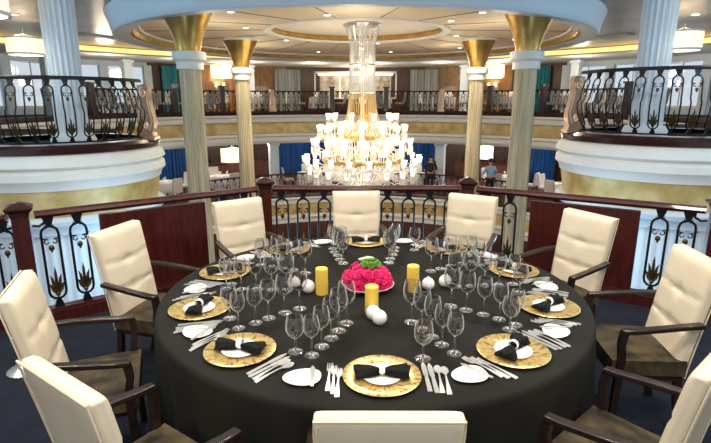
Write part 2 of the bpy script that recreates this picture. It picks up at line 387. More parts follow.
# curtains
def curtain(R, a0, a1, z0, z1, m, label, grp):
    o = bay('curtain', R, a0, a1, z0, z1, m, wavy=.05); tag(o, label, 'curtain', grp)
for a0, a1, t in ((98.5, 103.8, 'beside the mural, chandelier side'), (104.4, 107.2, 'next to the white pillar'), (76.2, 81.5, 'across from the blue sconce bay'), (72.8, 75.6, 'by the second white pillar')):
    pass
curtain(15.5, 101.6, 107.0, ZU + .02, 3.6, M_SHEER, 'grey sheer curtain on the upper deck, stand side of the mural', None)
curtain(15.5, 72.6, 78.4, ZU + .02, 3.6, M_SHEER, 'grey sheer curtain on the upper deck, opposite side of the mural from the stand', None)
curtain(15.45, 126.3, 129.3, ZU + .02, 3.6, M_TEAL, 'narrow teal curtain on the upper deck, stand side', None)
curtain(15.45, 50.6, 53.6, ZU + .02, 3.6, M_TEAL, 'narrow teal curtain on the upper deck, opposite side from the stand', None)
# mural
mu = empty('mural', (0, 14.3 + 15.58, 1.9)); tag(mu, 'wide pale mural in a bright frame on the far upper wall behind the chandelier', 'mural')
bm = BM(); box(bm, (0, 0, .85), (4.5, .03, 1.35)); new_obj('picture', bm, M_MURAL, mu, smooth=False)
bm = BM()
for c_, s_ in (((0, -.02, 1.56), (4.8, .08, .12)), ((0, -.02, .14), (4.8, .08, .1)), ((-2.35, -.02, .85), (.12, .08, 1.5)), ((2.35, -.02, .85), (.12, .08, 1.5))): box(bm, c_, s_)
new_obj('frame', bm, M_WHITE, mu, smooth=False)
bm = BM(); box(bm, (0, -.05, 1.45), (4.3, .05, .1)); box(bm, (-.9, -.04, .75), (.05, .04, 1.2)); box(bm, (.9, -.04, .75), (.05, .04, 1.2)); new_obj('light_strip', bm, M_COVEW, mu, smooth=False)
light('POINT', (0, 28.6, 3.2), 60, WARM, .2)

# lower deck walls
RL = 15.0
for i, (a0, a1, m) in enumerate([(-30, 210, M_BROWNW)]):
    struct(bay('wall_lower', RL + .3, a0, a1, -2.2, .0, m))
def px_bay(a0, a1, m, label): curtain(RL, a0, a1, -2.19, -.06, m, label, None)
px_bay(91, 107.3, M_BLUE, 'deep blue curtain on the lower deck behind the chandelier, stand side')
px_bay(72.5, 89, M_BLUE, 'deep blue curtain on the lower deck behind the chandelier, opposite side')
px_bay(124, 132, M_BLUE, 'bright blue lower-deck curtain beside the rotunda over the floor stand')
px_bay(47.5, 54, M_BLUE, 'bright blue lower-deck curtain beside the rotunda opposite the floor stand')

# ================================================================ COLUMNS
def big_column(x, y, r, top, nm, lab):
    e = empty('column', (x, y, -5.5)); tag(e, lab, 'column')
    bm = BM(); H_ = 5.5
    lathe(bm, [(r * 1.5, 0), (r * 1.5, .2), (r * 1.3, .3), (r * 1.15, .4), (r * 1.15, 3), (r * 1.04, H_ + 2.62 - .02), (r * 1.04, H_ + 2.64)], 96, flute=.09, nf=24); new_obj('shaft', bm, M_SHAFT, e, angle=60)
    bm = BM(); z = H_ + 2.6
    lathe(bm, [(r * .9, z - .06), (r * 1.28, z - .05), (r * 1.3, z + .1), (r * 1.45, z + .12), (r * 1.58, z + .15), (r * 1.6, z + .28), (r * 1.55, z + .31), (r * .9, z + .31)], 40); new_obj('collar', bm, M_WHITE, e)
    bm = BM(); z0 = z + .31; zt = H_ + top - .07; pr = []
    for i in range(13):
        t = i / 12; pr.append((r * (1.12 + 1.22 * t ** 1.7 + .16 * t), z0 + (zt - z0) * t))
    lathe(bm, pr, 40); new_obj('capital', bm, M_GOLD, e)
    bm = BM(); lathe(bm, [(r * 1.5, zt), (r * 2.62, zt), (r * 2.7, zt + .04), (r * 2.62, zt + .085), (r * 1.5, zt + .085)], 40); new_obj('abacus', bm, M_WHITE, e)
big_column(-3.58, 11.3, .22, 3.78, 'c', 'fluted champagne column with flared gold capital, closer one on the stand side')
big_column(3.66, 11.2, .22, 3.78, 'c', 'fluted champagne column with flared gold capital, closer one opposite the stand')
big_column(-3.64, 16.7, .22, 3.78, 'c', 'farther champagne column with flared gold capital, stand side of the chandelier')
big_column(3.9, 16.7, .22, 3.78, 'c', 'farther champagne column with flared gold capital, opposite the stand')
# pale fluted columns on the rotundas
LC = (-5.15, 8.85); RC = (5.28, 8.75)
for (cx, cy, zc_), t in (((-4.93, 8.85, 1.15), 'on the rotunda over the silver floor stand'), ((4.98, 8.75, 1.28), 'on the rotunda away from the silver floor stand')):
    e = empty('fluted_column', (cx, cy, zc_)); tag(e, 'thick pale blue fluted column ' + t, 'column')
    bm = BM(); lathe(bm, [(.265, .15), (.25, .9), (.265, 2.2), (.275, 2.9)], 144, flute=.16, nf=18); new_obj('shaft', bm, M_BLUEWHITE, e, angle=70)
    bm = BM(); lathe(bm, [(0, 0), (.36, 0), (.36, .1), (.31, .2), (0, .2)], 32); new_obj('plinth', bm, M_BLUEWHITE, e)
# slim white pillars, far upper and lower decks
bm = BM(); box(bm, (0, 0, 1.25), (.36, .36, 2.5)); box(bm, (0, 0, 2.42), (.5, .5, .08)); box(bm, (0, 0, 2.2), (.42, .42, .06)); box(bm, (0, 0, .08), (.46, .46, .16))
p0 = new_obj('white_pillar', bm, M_BLUEWHITE, smooth=False)
n_p = 0
for a, t in ((113.2, 'behind the bronze scroll post of the stand side'), (66.0, 'behind the bronze scroll post opposite the floor stand'), (138, 'by the windows on the stand side'), (43.5, 'by the windows opposite the floor stand'), (152, 'among the lampshades on the stand side'), (29, 'among the lampshades opposite the floor stand')):
    o = p0 if n_p == 0 else p0.copy()
    if n_p: COL.objects.link(o)
    n_p += 1; R = 13.95; r = math.radians(a)
    o.location = (R * math.cos(r), 14.3 + R * math.sin(r), ZU); o.rotation_euler = (0, 0, r)
    tag(o, 'slim white pillar on the upper deck ' + t, 'pillar')
bm = BM(); box(bm, (0, 0, 1.08), (.42, .42, 2.16)); box(bm, (0, 0, .08), (.5, .5, .16)); box(bm, (0, 0, 2.05), (.5, .5, .1))
p1 = new_obj('white_pillar', bm, M_BLUEWHITE, smooth=False)
for i, (a, t) in enumerate(((111.8, 'on the stand side of the chandelier'), (67.4, 'on the chandelier side opposite the floor stand'))):
    o = p1 if i == 0 else p1.copy()
    if i: COL.objects.link(o)
    r = math.radians(a); o.location = (10.6 * math.cos(r), 14.3 + 10.6 * math.sin(r), -2.2); o.rotation_euler = (0, 0, r)
    tag(o, 'square white pillar on the lower deck ' + t, 'pillar')

# ================================================================ RAILINGS
def baluster_bms(h=.84, w=.13, bulge=0, simple=False):
    """iron loop baluster standing on z=0; x along rail, y outwards"""
    def off(z):
        t = z / h
        return bulge * math.sin(PI * min(1, max(0, (1 - t)))) ** 1.2 * (1.25 if t < .5 else .8) if bulge else 0
    zb = .07; zt = h - .08; r = w / 2
    iron = BM(); pts = []
    nz = 10 if bulge else 4
    if not bulge and simple: nz = 2
    for i in range(nz + 1):
        z = zb + r + (zt - zb - 2 * r) * i / nz; pts.append((-r, off(z), z))
    ns = 3 if simple else 6
    for i in range(1, ns):
        a = PI - PI * i / ns; z = zt - r + r * math.sin(a); pts.append((r * math.cos(a), off(z), z))
    for i in range(nz + 1):
        z = zt - r - (zt - zb - 2 * r) * i / nz; pts.append((r, off(z), z))
    for i in range(1, ns):
        a = -PI * i / ns; z = zb + r + r * math.sin(a); pts.append((r * math.cos(a), off(z), z))
    tube(iron, pts, .011, 4 if simple else 6, closed=True)
    # bracket up to the handrail and foot
    for z0, z1, w0, w1 in ((h - .085, h, .035, .09), (0, .075, .08, .03)):
        vs = [iron.verts.new((sx * ww / 2, off(z) + sy * .015, z)) for z, ww in ((z0, w0), (z1, w1)) for sx, sy in ((-1, -1), (1, -1), (1, 1), (-1, 1))]
        for q in ((0, 1, 2, 3), (4, 5, 6, 7), (0, 1, 5, 4), (1, 2, 6, 5), (2, 3, 7, 6), (3, 0, 4, 7)): iron.faces.new([vs[k] for k in q])
    orn = BM(); drp = BM()
    zc = zt - .14
    if simple:
        ball(drp, (0, off(zc), zc), .03, 6, 4, (1, .4, 1.3)); ball(orn, (0, off(.25), .25), .04, 6, 4, (1, .4, 2.4))
        return iron, orn, drp
    for s in (-1, 1):       # scroll heart and cross horns at the head
        p = []
        for i in range(12):
            t = i / 11; a = PI * .5 - s * (.2 + t * 4.6); rr = .026 * (1 - .65 * t)
            p.append((s * .027 + rr * math.cos(a), off(zc), zc + rr * math.sin(a)))
        tube(iron, p, .0055, 5)
        tube(iron, [(s * .022, off(zc), zc + .024), (s * .055, off(zc), zc + .03), (s * .088, off(zc), zc + .05)], [.006, .007, .002], 5)
        tube(iron, [(s * .02, off(zt), zt - .02), (s * .035, off(zt), zt + .02)], [.007, .002], 5)
    ball(drp, (0, off(zc - .055), zc - .055), .021, 8, 6, (1.1, .7, 1.3)); ball(drp, (0, off(zc - .087), zc - .087), .010, 6, 4)
    # leaf spray at the foot
    for k, (dx, hh) in enumerate(((-.045, .12), (-.03, .19), (0, .26), (.03, .19), (.045, .12))):
        p = [(0, off(.1), .10), (dx * .75, off(.1 + hh * .4), .10 + hh * .45), (dx * 1.0, off(.1 + hh * .8), .1 + hh * .8), (dx * 1.45, off(.1 + hh), .1 + hh)]
        tube(orn, p, [.006, .014, .011, .002], 6)
    ball(orn, (0, off(.11), .11), .02, 8, 5)
    tube(iron, [(0, off(.06), .06), (0, off(.2), .2)], .007, 5)
    return iron, orn, drp
def baluster(parent, bulge=0, simple=False, h=.84):
    i, o, d = baluster_bms(bulge=bulge, simple=simple, h=h)
    b = new_obj('baluster', i, M_IRON, parent); new_obj('leaf_ornament', o, M_LEAF, b); new_obj('drop_ornament', d, M_LEAF, b); return b
def place_baluster(src, leaf, parent, loc, rz):
    b = src.copy(); COL.objects.link(b); b.parent = parent; b.location = loc; b.rotation_euler = (0, 0, rz)
    for q in leaf:
        l = q.copy(); COL.objects.link(l); l.parent = b
    return b
B0 = None
def straight_rail(P, Q, fr, label, post_gap=.1):
    """fr: fractions along P-Q where balusters stand"""
    global B0, B0L
    d = (Q - P); L = d.length; u = d / L; ang = math.atan2(u.y, u.x); e = empty('railing', (P.x, P.y, 0), ang); tag(e, label, 'railing')
    bm = BM()   # moulded handrail
    sec = [(-.035, .935), (-.05, .96), (-.042, .985), (-.02, .996), (.02, .996), (.042, .985), (.05, .96), (.035, .935)]
    A = [bm.verts.new((post_gap, y, z)) for y, z in sec]; Bv = [bm.verts.new((L - post_gap, y, z)) for y, z in sec]
    bm.faces.new(A); bm.faces.new(Bv)
    for i in range(8): bm.faces.new((A[i], A[(i + 1) % 8], Bv[(i + 1) % 8], Bv[i]))
    new_obj('handrail', bm, M_MAHOG, e)
    bm = BM(); box(bm, (L / 2, 0, .05), (L - .13, .16, .1)); box(bm, (L / 2, 0, .11), (L - .13, .10, .02)); new_obj('curb', bm, M_MAHOG, e, smooth=False)
    bm = BM()
    for s in (0, 1):
        x = .075 if s == 0 else L - .075; x2 = .17 if s == 0 else L - .17
        tube(bm, [(x, 0, .87), (x + (x2 - x) * .5, 0, .86), (x2, 0, .89), (x2, 0, .93)], .012, 6)
    new_obj('bracket', bm, M_IRON, e)
    for f in fr:
        if B0 is None:
            B0 = baluster(e, h=.81); B0L = ALLCH(B0); b = B0; b.location = (f * L, 0, .12)
        else: b = place_baluster(B0, B0L, e, (f * L, 0, .12), 0)
    return e
def newel(x, y, rz, label):
    e = empty('newel_post', (x, y, 0), rz); tag(e, label, 'post')
    bm = BM(); box(bm, (0, 0, .49), (.125, .125, .98), bevel=.006); box(bm, (0, 0, .07), (.15, .15, .14), bevel=.006); new_obj('shaft', bm, M_MAHOG, e, angle=30)
    bm = BM(); rings = []
    for hw, z in ((.067, .965), (.07, .975), (.072, 1.0), (.094, 1.022), (.1, 1.028), (.1, 1.042), (.087, 1.052), (.035, 1.08), (.0, 1.09)):
        hw = max(hw, .001); rings.append([bm.verts.new((sx * hw, sy * hw, z)) for sx, sy in ((-1, -1), (1, -1), (1, 1), (-1, 1))])
    for A, Bq in zip(rings, rings[1:]):
        for i in range(4): bm.faces.new((A[i], A[(i + 1) % 4], Bq[(i + 1) % 4], Bq[i]))
    bm.faces.new(rings[0]); bm.faces.new(rings[-1]); new_obj('cap', bm, M_MAHOGD, e, smooth=False)
angAB = math.atan2(B_.y - A_.y, B_.x - A_.x); angCD = math.atan2(D_.y - C_.y, D_.x - C_.x)
newel(A_.x, A_.y, angAB * .8, 'mahogany newel post with pyramid cap above the silver floor stand')
newel(B_.x, B_.y, angAB / 2, 'mahogany newel post with pyramid cap at the floor stand end of the middle railing')
newel(C_.x, C_.y, angCD / 2, 'mahogany newel post with pyramid cap at the other end of the middle railing')
newel(D_.x, D_.y, angCD * .8, 'mahogany newel post with pyramid cap at the frame edge opposite the floor stand')
rl = straight_rail(A_, B_, [.085, .183, .785, .89], 'mahogany handrail on iron loop balusters with solid panel, stand side')
rm = straight_rail(B_, C_, [.5 + (i - 4) * .104 for i in range(9)], 'middle mahogany railing on evenly spaced iron loops behind the far chair')
rr = straight_rail(C_, D_, [.10, .205, .81, .905], 'mahogany handrail on iron loop balusters with solid panel, side opposite the floor stand')
for e, P, Q, f0, f1 in ((rl, A_, B_, .262, .695), (rr, C_, D_, .30, .738)):
    L = (Q - P).length; bm = BM(); box(bm, (L * (f0 + f1) / 2, 0, .505), (L * (f1 - f0), .07, .79), bevel=.005)
    new_obj('panel', bm, M_MAHOG, e, angle=30)
for P, Q, t in ((Vector((-4.9, 3.4)), A_, 'short iron railing running out of frame beyond the floor stand post'), (D_, Vector((5.2, 3.6)), 'short iron railing running out of frame beyond the post opposite the floor stand')):
    straight_rail(P, Q, [.12 * i + .1 for i in range(8)], t)

# ---- rotunda balconies
def arc_rail(c, R, z, a0, a1, n, label, bulge, simple, src=None, rail_m=M_IRON, hr=.03):
    e = empty('balcony_railing', (c[0], c[1], z)); tag(e, label, 'railing')
    k = max(6, int(abs(a1 - a0) / 4)); h = 1.03 if c is not AC else .95
    bm = BM(); arc(bm, [(R - hr, R - hr, h), (R - hr, R - hr, h + .035), (R, R, h + .055), (R + hr, R + hr, h + .035), (R + hr, R + hr, h)], (0, 0), a0 - (0 if c is AC else 5), a1 + (0 if c is AC else 5), k); new_obj('handrail', bm, rail_m, e)
    bm = BM(); arc(bm, [(R - .02, R - .02, .1), (R - .02, R - .02, .125), (R + .02, R + .02, .125), (R + .02, R + .02, .1)], (0, 0), a0, a1, k); new_obj('bottom_rail', bm, M_IRON, e)
    for i in range(n):
        a = math.radians(a0 + (a1 - a0) * (i + .5) / n); loc = (R * math.cos(a), R * math.sin(a), .12)
        if src is None:
            b = baluster(e, bulge, simple, .91 if not simple else .83); leaf = ALLCH(b); src = (b, leaf); b.location = loc; b.rotation_euler = (0, 0, a + PI / 2 * (1 if c is AC else -1))
        else: place_baluster(src[0], src[1], e, loc, a + PI / 2 * (1 if c is AC else -1))
    return src
def scroll_newel(x, y, z, rz, label, sc_=1.0):
    e = empty('scroll_newel', (x, y, z), rz); tag(e, label, 'post')
    W = .2
    left = [(-.13, .12), (-.15, .2), (-.17, .32), (-.16, .46), (-.125, .6), (-.1, .72), (-.095, .84), (-.11, .96), (-.10, 1.0)]
    right = [(.12, 1.02), (.15, .96), (.145, .84), (.13, .74), (.15, .6), (.19, .46), (.215, .34), (.2, .22), (.16, .12)]
    bm = BM(); poly_extrude(bm, left + right, -W / 2, W / 2, 'xz'); new_obj('body', bm, M_BRONZE, e, angle=50)
    bm = BM()
    for s in (-1, 1):
        y_ = s * (W / 2 + .004)
        for cx, cz, r0, turn, st in ((.02, .86, .085, 1, 0), (.02, .26, .06, -1, 0)):
            p = [(cx + r0 * (1 - .8 * t / 23) * math.cos(turn * t / 23 * 9 + PI / 2), y_, cz + r0 * 1.15 * (1 - .8 * t / 23) * math.sin(turn * t / 23 * 9 + PI / 2)) for t in range(24)]
            tube(bm, p, .02, 6)
        tube(bm, [(-.08, y_, .9), (-.07, y_, .7), (-.11, y_, .5), (-.13, y_, .3), (-.05, y_, .17)], .014, 6)
        tube(bm, [(.12, y_, .9), (.1, y_, .72), (.13, y_, .55), (.175, y_, .35), (.1, y_, .17)], .014, 6)
    new_obj('scrollwork', bm, M_BRONZEL, e)
    bm = BM(); box(bm, (0, 0, .03), (.44, .34, .06), bevel=.01); box(bm, (0, 0, .09), (.38, .28, .06), bevel=.01); box(bm, (0, 0, .13), (.34, .25, .03)); new_obj('plinth', bm, M_BRONZE, e, angle=30)
    e.scale = (sc_ * .8, sc_ * .9, sc_)
    return e
def rotunda(c, side, word, z):
    R = 1.62
    bm = BM(); lathe(bm, [(0, z - .1), (R - .25, z - .1), (R - .25, z + .0), (0, z + .0)], 64, (c[0], c[1], 0)); struct(new_obj('floor_rotunda', bm, M_CARPET, smooth=False))
    bm = BM(); lathe(bm, [(R - .35, z + .1), (R - .05, z + .1), (R - .01, z + .05), (R - .03, z - .03), (R - .35, z - .03)], 72, (c[0], c[1], 0)); struct(new_obj('trim_31', bm, M_MAHOGD))
    bm = BM(); lathe(bm, [(R - .35, z - .03), (R - .08, z - .03), (R + .03, z - .12), (R + .06, z - .22), (R - .02, z - .27), (R + .04, z - .32), (R + .05, z - .42), (R - .02, z - .5), (R - .04, z - .58), (R - .3, z - .58)], 72, (c[0], c[1], 0)); struct(new_obj('trim_32', bm, M_WHITE))
    bm = BM(); lathe(bm, [(R - .3, z - .57), (R - .06, z - .57), (R - .14, z - 1.02), (R - .3, z - 1.02)], 72, (c[0], c[1], 0)); struct(new_obj('trim_33', bm, M_GOLDF))
    bm = BM(); lathe(bm, [(R - .35, z - 1.0), (R - .05, z - 1.0), (R + .0, z - 1.06), (R - .03, z - 1.13), (R - .2, z - 1.17), (R - .2, z - 1.3), (R - .4, z - 1.3)], 72, (c[0], c[1], 0)); struct(new_obj('trim_34', bm, M_BLUEWHITE))
    bm = BM(); lathe(bm, [(R - .3, z - 1.28), (R - .3, -5.5)], 240, (c[0], c[1], 0), flute=.025, nf=60); struct(new_obj('wall_rotunda', bm, M_BLUEWHITE, angle=70))
    # upper deck slab behind it
    s = side
    bm = BM(); xs = sorted((s * 6.5, s * 15)); box(bm, ((xs[0] + xs[1]) / 2, 11.0, z - .07), (8.5, 5.6, .14)); struct(new_obj('floor_side', bm, M_CARPET, smooth=False))
    # front edge of that deck continues outwards beside the table landing
    bm = BM(); box(bm, (s * 10.2, 8.1, z - .6), (9.6, .5, 1.2)); struct(new_obj('wall_deck_edge', bm, M_WHITE, smooth=False))
    bm = BM(); box(bm, (s * 10.2, 8.0, -3.2), (9.6, .3, 4.6)); struct(new_obj('wall_below_deck', bm, M_BLUEWHITE, smooth=False))
    # railing
    a_end = 3 if s < 0 else 177
    if s < 0: a0, a1 = -150, a_end - 7
    else: a0, a1 = a_end + 7, 330
    src = arc_rail(c, R - .17, z + .02, a0, a1, 16, 'curved black iron balcony railing with swelling balusters, ' + word, .11, False)
    ae = math.radians(a_end)
    scroll_newel(c[0] + (R - .13) * math.cos(ae), c[1] + (R - .13) * math.sin(ae), z + .08, math.radians(0 if s < 0 else 180), 'bronze scroll newel ending the balcony railing, ' + word, .93)
rotunda(LC, -1, 'rotunda over the floor stand', 1.15)
rotunda(RC, 1, 'rotunda opposite the floor stand', 1.28)

# ---- far upper railing: bays between posts
posts = [(18, 0), (39.3, 0), (53.2, 0), (66.2, 1), (81.5, 0), (96.5, 0), (113.0, 1), (126.5, 0), (139.1, 0), (160, 0)]
names = ['far end of the deck opposite the floor stand', 'teal curtain bay opposite the floor stand', 'honey panelled bay opposite the floor stand', 'sheer curtain bay opposite the floor stand', 'middle bay in front of the mural', 'sheer curtain bay on the stand side', 'honey panelled bay on the stand side', 'teal curtain bay on the stand side', 'window bay on the stand side']
src = None
for i in range(len(posts) - 1):
    a0 = posts[i][0] + .8; a1 = posts[i + 1][0] - .8
    src = arc_rail(AC, 9.6, ZF, a0, a1, max(4, round((a1 - a0) / 1.5)), 'distant iron railing of the upper deck, ' + names[i], .08, True, src)
for i, (a, k) in enumerate(posts):
    r = math.radians(a); x, y = 9.6 * math.cos(r), 14.3 + 9.6 * math.sin(r)
    where = 'stand side' if a > 90 else 'side opposite the floor stand'
    nth = {18: 'outermost', 39.3: 'second from the outer end', 53.2: 'between honey and teal bays', 81.5: 'beside the mural', 96.5: 'beside the mural', 126.5: 'between honey and teal bays', 139.1: 'second from the outer end', 160: 'outermost'}
    if k: scroll_newel(x, y, ZF + .1, r + PI / 2, 'distant bronze scroll newel in the upper deck railing, ' + where, .95)
    else:
        bm = BM(); box(bm, (0, 0, .62), (.2, .2, 1.04)); box(bm, (0, 0, 1.17), (.28, .28, .06)); o = new_obj('railing_post', bm, M_MAHOGD, smooth=False)
        o.location = (x, y, ZF); o.rotation_euler = (0, 0, r); tag(o, 'distant dark post, upper railing, %s, %s' % (nth[a], where), 'post')
# lower deck railing
for (a0, a1, t) in ((40, 66, 'side opposite the floor stand'), (66, 114, 'directly beneath the chandelier'), (114, 140, 'stand side')):
    src = arc_rail(AC, 8.0, -2.2, a0, a1, round((a1 - a0) / 2), 'distant iron railing of the lower deck, ' + t, .06, True, src, M_MAHOGD)

# ================================================================ CHANDELIER
CH = (.2, 15.0)
ch = empty('chandelier', (CH[0], CH[1], -.6)); tag(ch, 'huge tiered crystal chandelier hanging in the atrium on a flaring strand column', 'chandelier')
Z0 = .6     # local z = world + .6
bm = BM(); lathe(bm, [(0, 4.62), (.5, 4.62), (.55, 4.57), (.5, 4.5), (.12, 4.46), (0, 4.46)], 32); new_obj('canopy', bm, M_SILVER, ch)
for i in range(8):
    a = 2 * PI * i / 8 + .2; bm = BM()
    tube(bm, [(.46 * math.cos(a), .46 * math.sin(a), 4.5), (.34 * math.cos(a), .34 * math.sin(a), 4.05), (.3 * math.cos(a), .3 * math.sin(a), 3.75)], [.035, .03, .02], 6); new_obj('crystal_rod', bm, M_CRYS, ch)
bm = BM()
for i in range(40):
    a = 2 * PI * i / 40; c_, s_ = math.cos(a), math.sin(a)
    tube(bm, [(.34 * c_, .34 * s_, 4.2), (.36 * c_, .36 * s_, 3.4), (.37 * c_, .37 * s_, 2.72)], .014, 4)
o = new_obj('upper_strands', bm, M_STRAND, ch); o['kind'] = 'stuff'
bm = BM()
for i in range(44):
    a = 2 * PI * i / 44; c_, s_ = math.cos(a), math.sin(a)
    tube(bm, [(.37 * c_, .37 * s_, 2.72), (.41 * c_, .41 * s_, 2.3), (.5 * c_, .5 * s_, 1.85), (.72 * c_, .72 * s_, 1.45)], .013, 4)
o = new_obj('lower_strands', bm, M_STRANDG, ch); o['kind'] = 'stuff'
bm = BM(); tube(bm, [(0, 0, -.2), (0, 0, 4.5)], .05, 8)
for z in (3.9, 3.4, 2.9, 2.4): lathe(bm, [(.05, z), (.13, z + .05), (.13, z + .12), (.05, z + .2)], 12)
new_obj('stem', bm, M_CRYS, ch)
for R, z in ((.37, 2.72), (.36, 3.5), (.35, 4.15)):
    bm = BM(); tube(bm, [(R * math.cos(2 * PI * i / 32), R * math.sin(2 * PI * i / 32), z) for i in range(32)], .022, 6, closed=True); new_obj('hoop', bm, M_SILVER, ch)
for R, z, t in ((.74, 1.46, .05), (1.12, .78, .06)):
    bm = BM(); lathe(bm, [(R - t, z - .03), (R + t, z - .05), (R + t * 1.3, z), (R + t, z + .06), (R - t, z + .04), (R - t, z - .03)], 48); new_obj('gold_ring', bm, M_GOLD, ch)
# arms, with crystal drops under the shades
shp = BM(); lathe(shp, [(.03, 0), (.05, .02), (.058, .08), (.075, .16), (.068, .16), (.05, .08), (.03, .03)], 10)
sh0 = None
bmb = BM(); ball(bmb, (0, 0, .10), .045, 8, 6, (1, 1, 1.4))
def drops(bm, x, y, z, n=4, l=.16, r=.05):
    for k in range(n):
        a = 2 * PI * k / n + x * 3
        p = Vector((x + r * math.cos(a), y + r * math.sin(a), z))
        tube(bm, [p, p - Vector((0, 0, l * .4)), p - Vector((0, 0, l * .8)), p - Vector((0, 0, l))], [.003, .012, .016, .001], 4)
tiers = [(.62, 1.0, 1.95, 10, 0), (.95, 1.28, 1.62, 14, .2), (1.1, 1.45, 1.22, 16, .05), (1.1, 1.72, .72, 20, .1), (1.12, 1.6, .38, 18, .25), (.3, .62, 1.72, 8, .1), (.4, .86, 1.25, 10, .3)]
sh_bulb = None
for ti, (r0, r1, zz, n_, ph) in enumerate(tiers):
    for i in range(n_):
        a = 2 * PI * i / n_ + ph; c_, s_ = math.cos(a), math.sin(a)
        bm = BM(); rm = (r0 + r1) / 2 * .95
        tube(bm, [(r0 * .8 * c_, r0 * .8 * s_, zz - .1), (rm * c_, rm * s_, zz - .2), (r1 * .96 * c_, r1 * .96 * s_, zz - .13), (r1 * c_, r1 * s_, zz)], .014, 5)
        lathe(bm, [(.01, zz - .02), (.06, zz), (.06, zz + .01), (.01, zz + .01)], 8, (r1 * c_, r1 * s_, 0))
        drops(bm, r1 * c_, r1 * s_, zz - .02, 6, .24, .06); drops(bm, rm * c_, rm * s_, zz - .2, 4, .24, .06)
        arm = new_obj('arm', bm, M_CRYS, ch)
        if sh0 is None: sh0 = new_obj('lamp_shade', shp, M_BULB, arm); s = sh0
        else: s = sh0.copy(); COL.objects.link(s); s.parent = arm
        s.location = (r1 * c_, r1 * s_, zz + .01); s.scale = (1.12, 1.12, 1.1)
# crystal basket at the bottom
bm = BM()
for i in range(72):
    a = 2 * PI * i / 72; c_, s_ = math.cos(a), math.sin(a)
    tube(bm, [(1.1 * c_, 1.1 * s_, .76), (1.06 * c_, 1.06 * s_, .5), (.88 * c_, .88 * s_, .22), (.5 * c_, .5 * s_, .02), (.05 * c_, .05 * s_, -.08)], .017, 4)
for R, z in ((1.07, .55), (.9, .25), (.55, .04)):
    tube(bm, [(R * math.cos(2 * PI * i / 48), R * math.sin(2 * PI * i / 48), z) for i in range(48)], .02, 5, closed=True)
o = new_obj('crystal_basket', bm, M_CRYS, ch); o['kind'] = 'stuff'
bm = BM()
for i in range(60):
    a = 2 * PI * i / 60; drops(bm, .76 * math.cos(a), .76 * math.sin(a), 1.42, 1, .5, .01); drops(bm, 1.12 * math.cos(a + .05), 1.12 * math.sin(a + .05), .74, 1, .28, .01)
o = new_obj('crystal_drops', bm, M_CRYS, ch); o['kind'] = 'stuff'
for z, p in ((-.3, 16), (.35, 18), (1.0, 16)): light('POINT', (CH[0], CH[1], z), p * .9, (1, .85, .62), .25)
for i in range(6):
    a = 2 * PI * i / 6; light('POINT', (CH[0] + 1.95 * math.cos(a), CH[1] + 1.95 * math.sin(a), .7), 24, (1, .88, .7), .1)

# ================================================================ DRUM LAMPS
def drum(x, y, z, r, h, label):
    e = empty('drum_lamp', (x, y, z)); tag(e, label, 'lamp')
    bm = BM(); lathe(bm, [(r, 0), (r, h), (r - .02, h), (r - .02, 0), (r, 0)], 48, flute=.012, nf=24); new_obj('lamp_shade', bm, M_SHADE, e, angle=70)
    bm = BM(); lathe(bm, [(r + .015, -.03), (r + .015, .02), (r - .03, .02), (r - .03, -.03), (r + .015, -.03)], 48); lathe(bm, [(r + .015, h - .02), (r + .015, h + .02), (r - .03, h + .02), (r - .03, h - .02), (r + .015, h - .02)], 48); new_obj('rim', bm, M_WHITE, e)
    bm = BM()
    for k in range(3):
        a = 2 * PI * k / 3; tube(bm, [(r * .9 * math.cos(a), r * .9 * math.sin(a), h), (0, 0, h + .12)], .012, 5)
    ztop = (3.78 if z > 1 else -.04) - z
    if ztop > h + .13: tube(bm, [(0, 0, h + .1), (0, 0, ztop)], .015, 6)
    new_obj('hanger', bm, M_SILVER, e)
    light('POINT', (x, y, z + h * .5), 18, WARM, .1)
drum(-8.9, 14.2, 3.12, .44, .4, 'large pleated drum lampshade behind the rotunda column, stand side')
drum(8.3, 13.4, 3.16, .44, .42, 'large pleated drum lampshade behind the rotunda column, side opposite the floor stand')
drum(-5.5, 7.6, 3.12, .5, .45, 'closer drum lampshade cut by the frame corner, stand side')
drum(5.7, 7.7, 3.22, .5, .45, 'closer drum lampshade cut by the frame corner, side opposite the floor stand')
drum(-6.7, 26.0, 3.02, .52, .6, 'distant drum lampshade before the honey panelling, stand side')
drum(6.9, 26.0, 3.02, .52, .6, 'distant drum lampshade before the honey panelling, side opposite the floor stand')
drum(-6.15, 25.0, -1.05, .55, .6, 'drum lampshade under the upper deck, stand side of the chandelier')
drum(6.4, 25.2, -.9, .5, .55, 'drum lampshade under the upper deck, side opposite the floor stand')
# sconces
for i, a in enumerate((118.2, 61.6)):
    r = math.radians(a); e = empty('wall_sconce', (15.6 * math.cos(r), 14.3 + 15.6 * math.sin(r), 2.5), r + PI / 2)
    tag(e, 'twin candle wall sconce glowing on honey panelling, ' + ('stand side' if i == 0 else 'side opposite the floor stand'), 'wall lamp')
    bm = BM(); box(bm, (0, .02, 0), (.12, .04, .3)); tube(bm, [(-.2, .16, .1), (-.14, .14, -.05), (0, .05, -.05), (.14, .14, -.05), (.2, .16, .1)], .02, 6); new_obj('bracket', bm, M_GOLD, e)
    for s in (-1, 1):
        bm = BM(); lathe(bm, [(.05, .1), (.09, .12), (.07, .32), (.0, .34)], 12, (s * .2, .16, 0)); new_obj('lamp_shade', bm, M_SHADE, e)
    light('POINT', (15.2 * math.cos(r), 14.3 + 15.2 * math.sin(r), 2.8), 25, (1, .7, .35), .1)

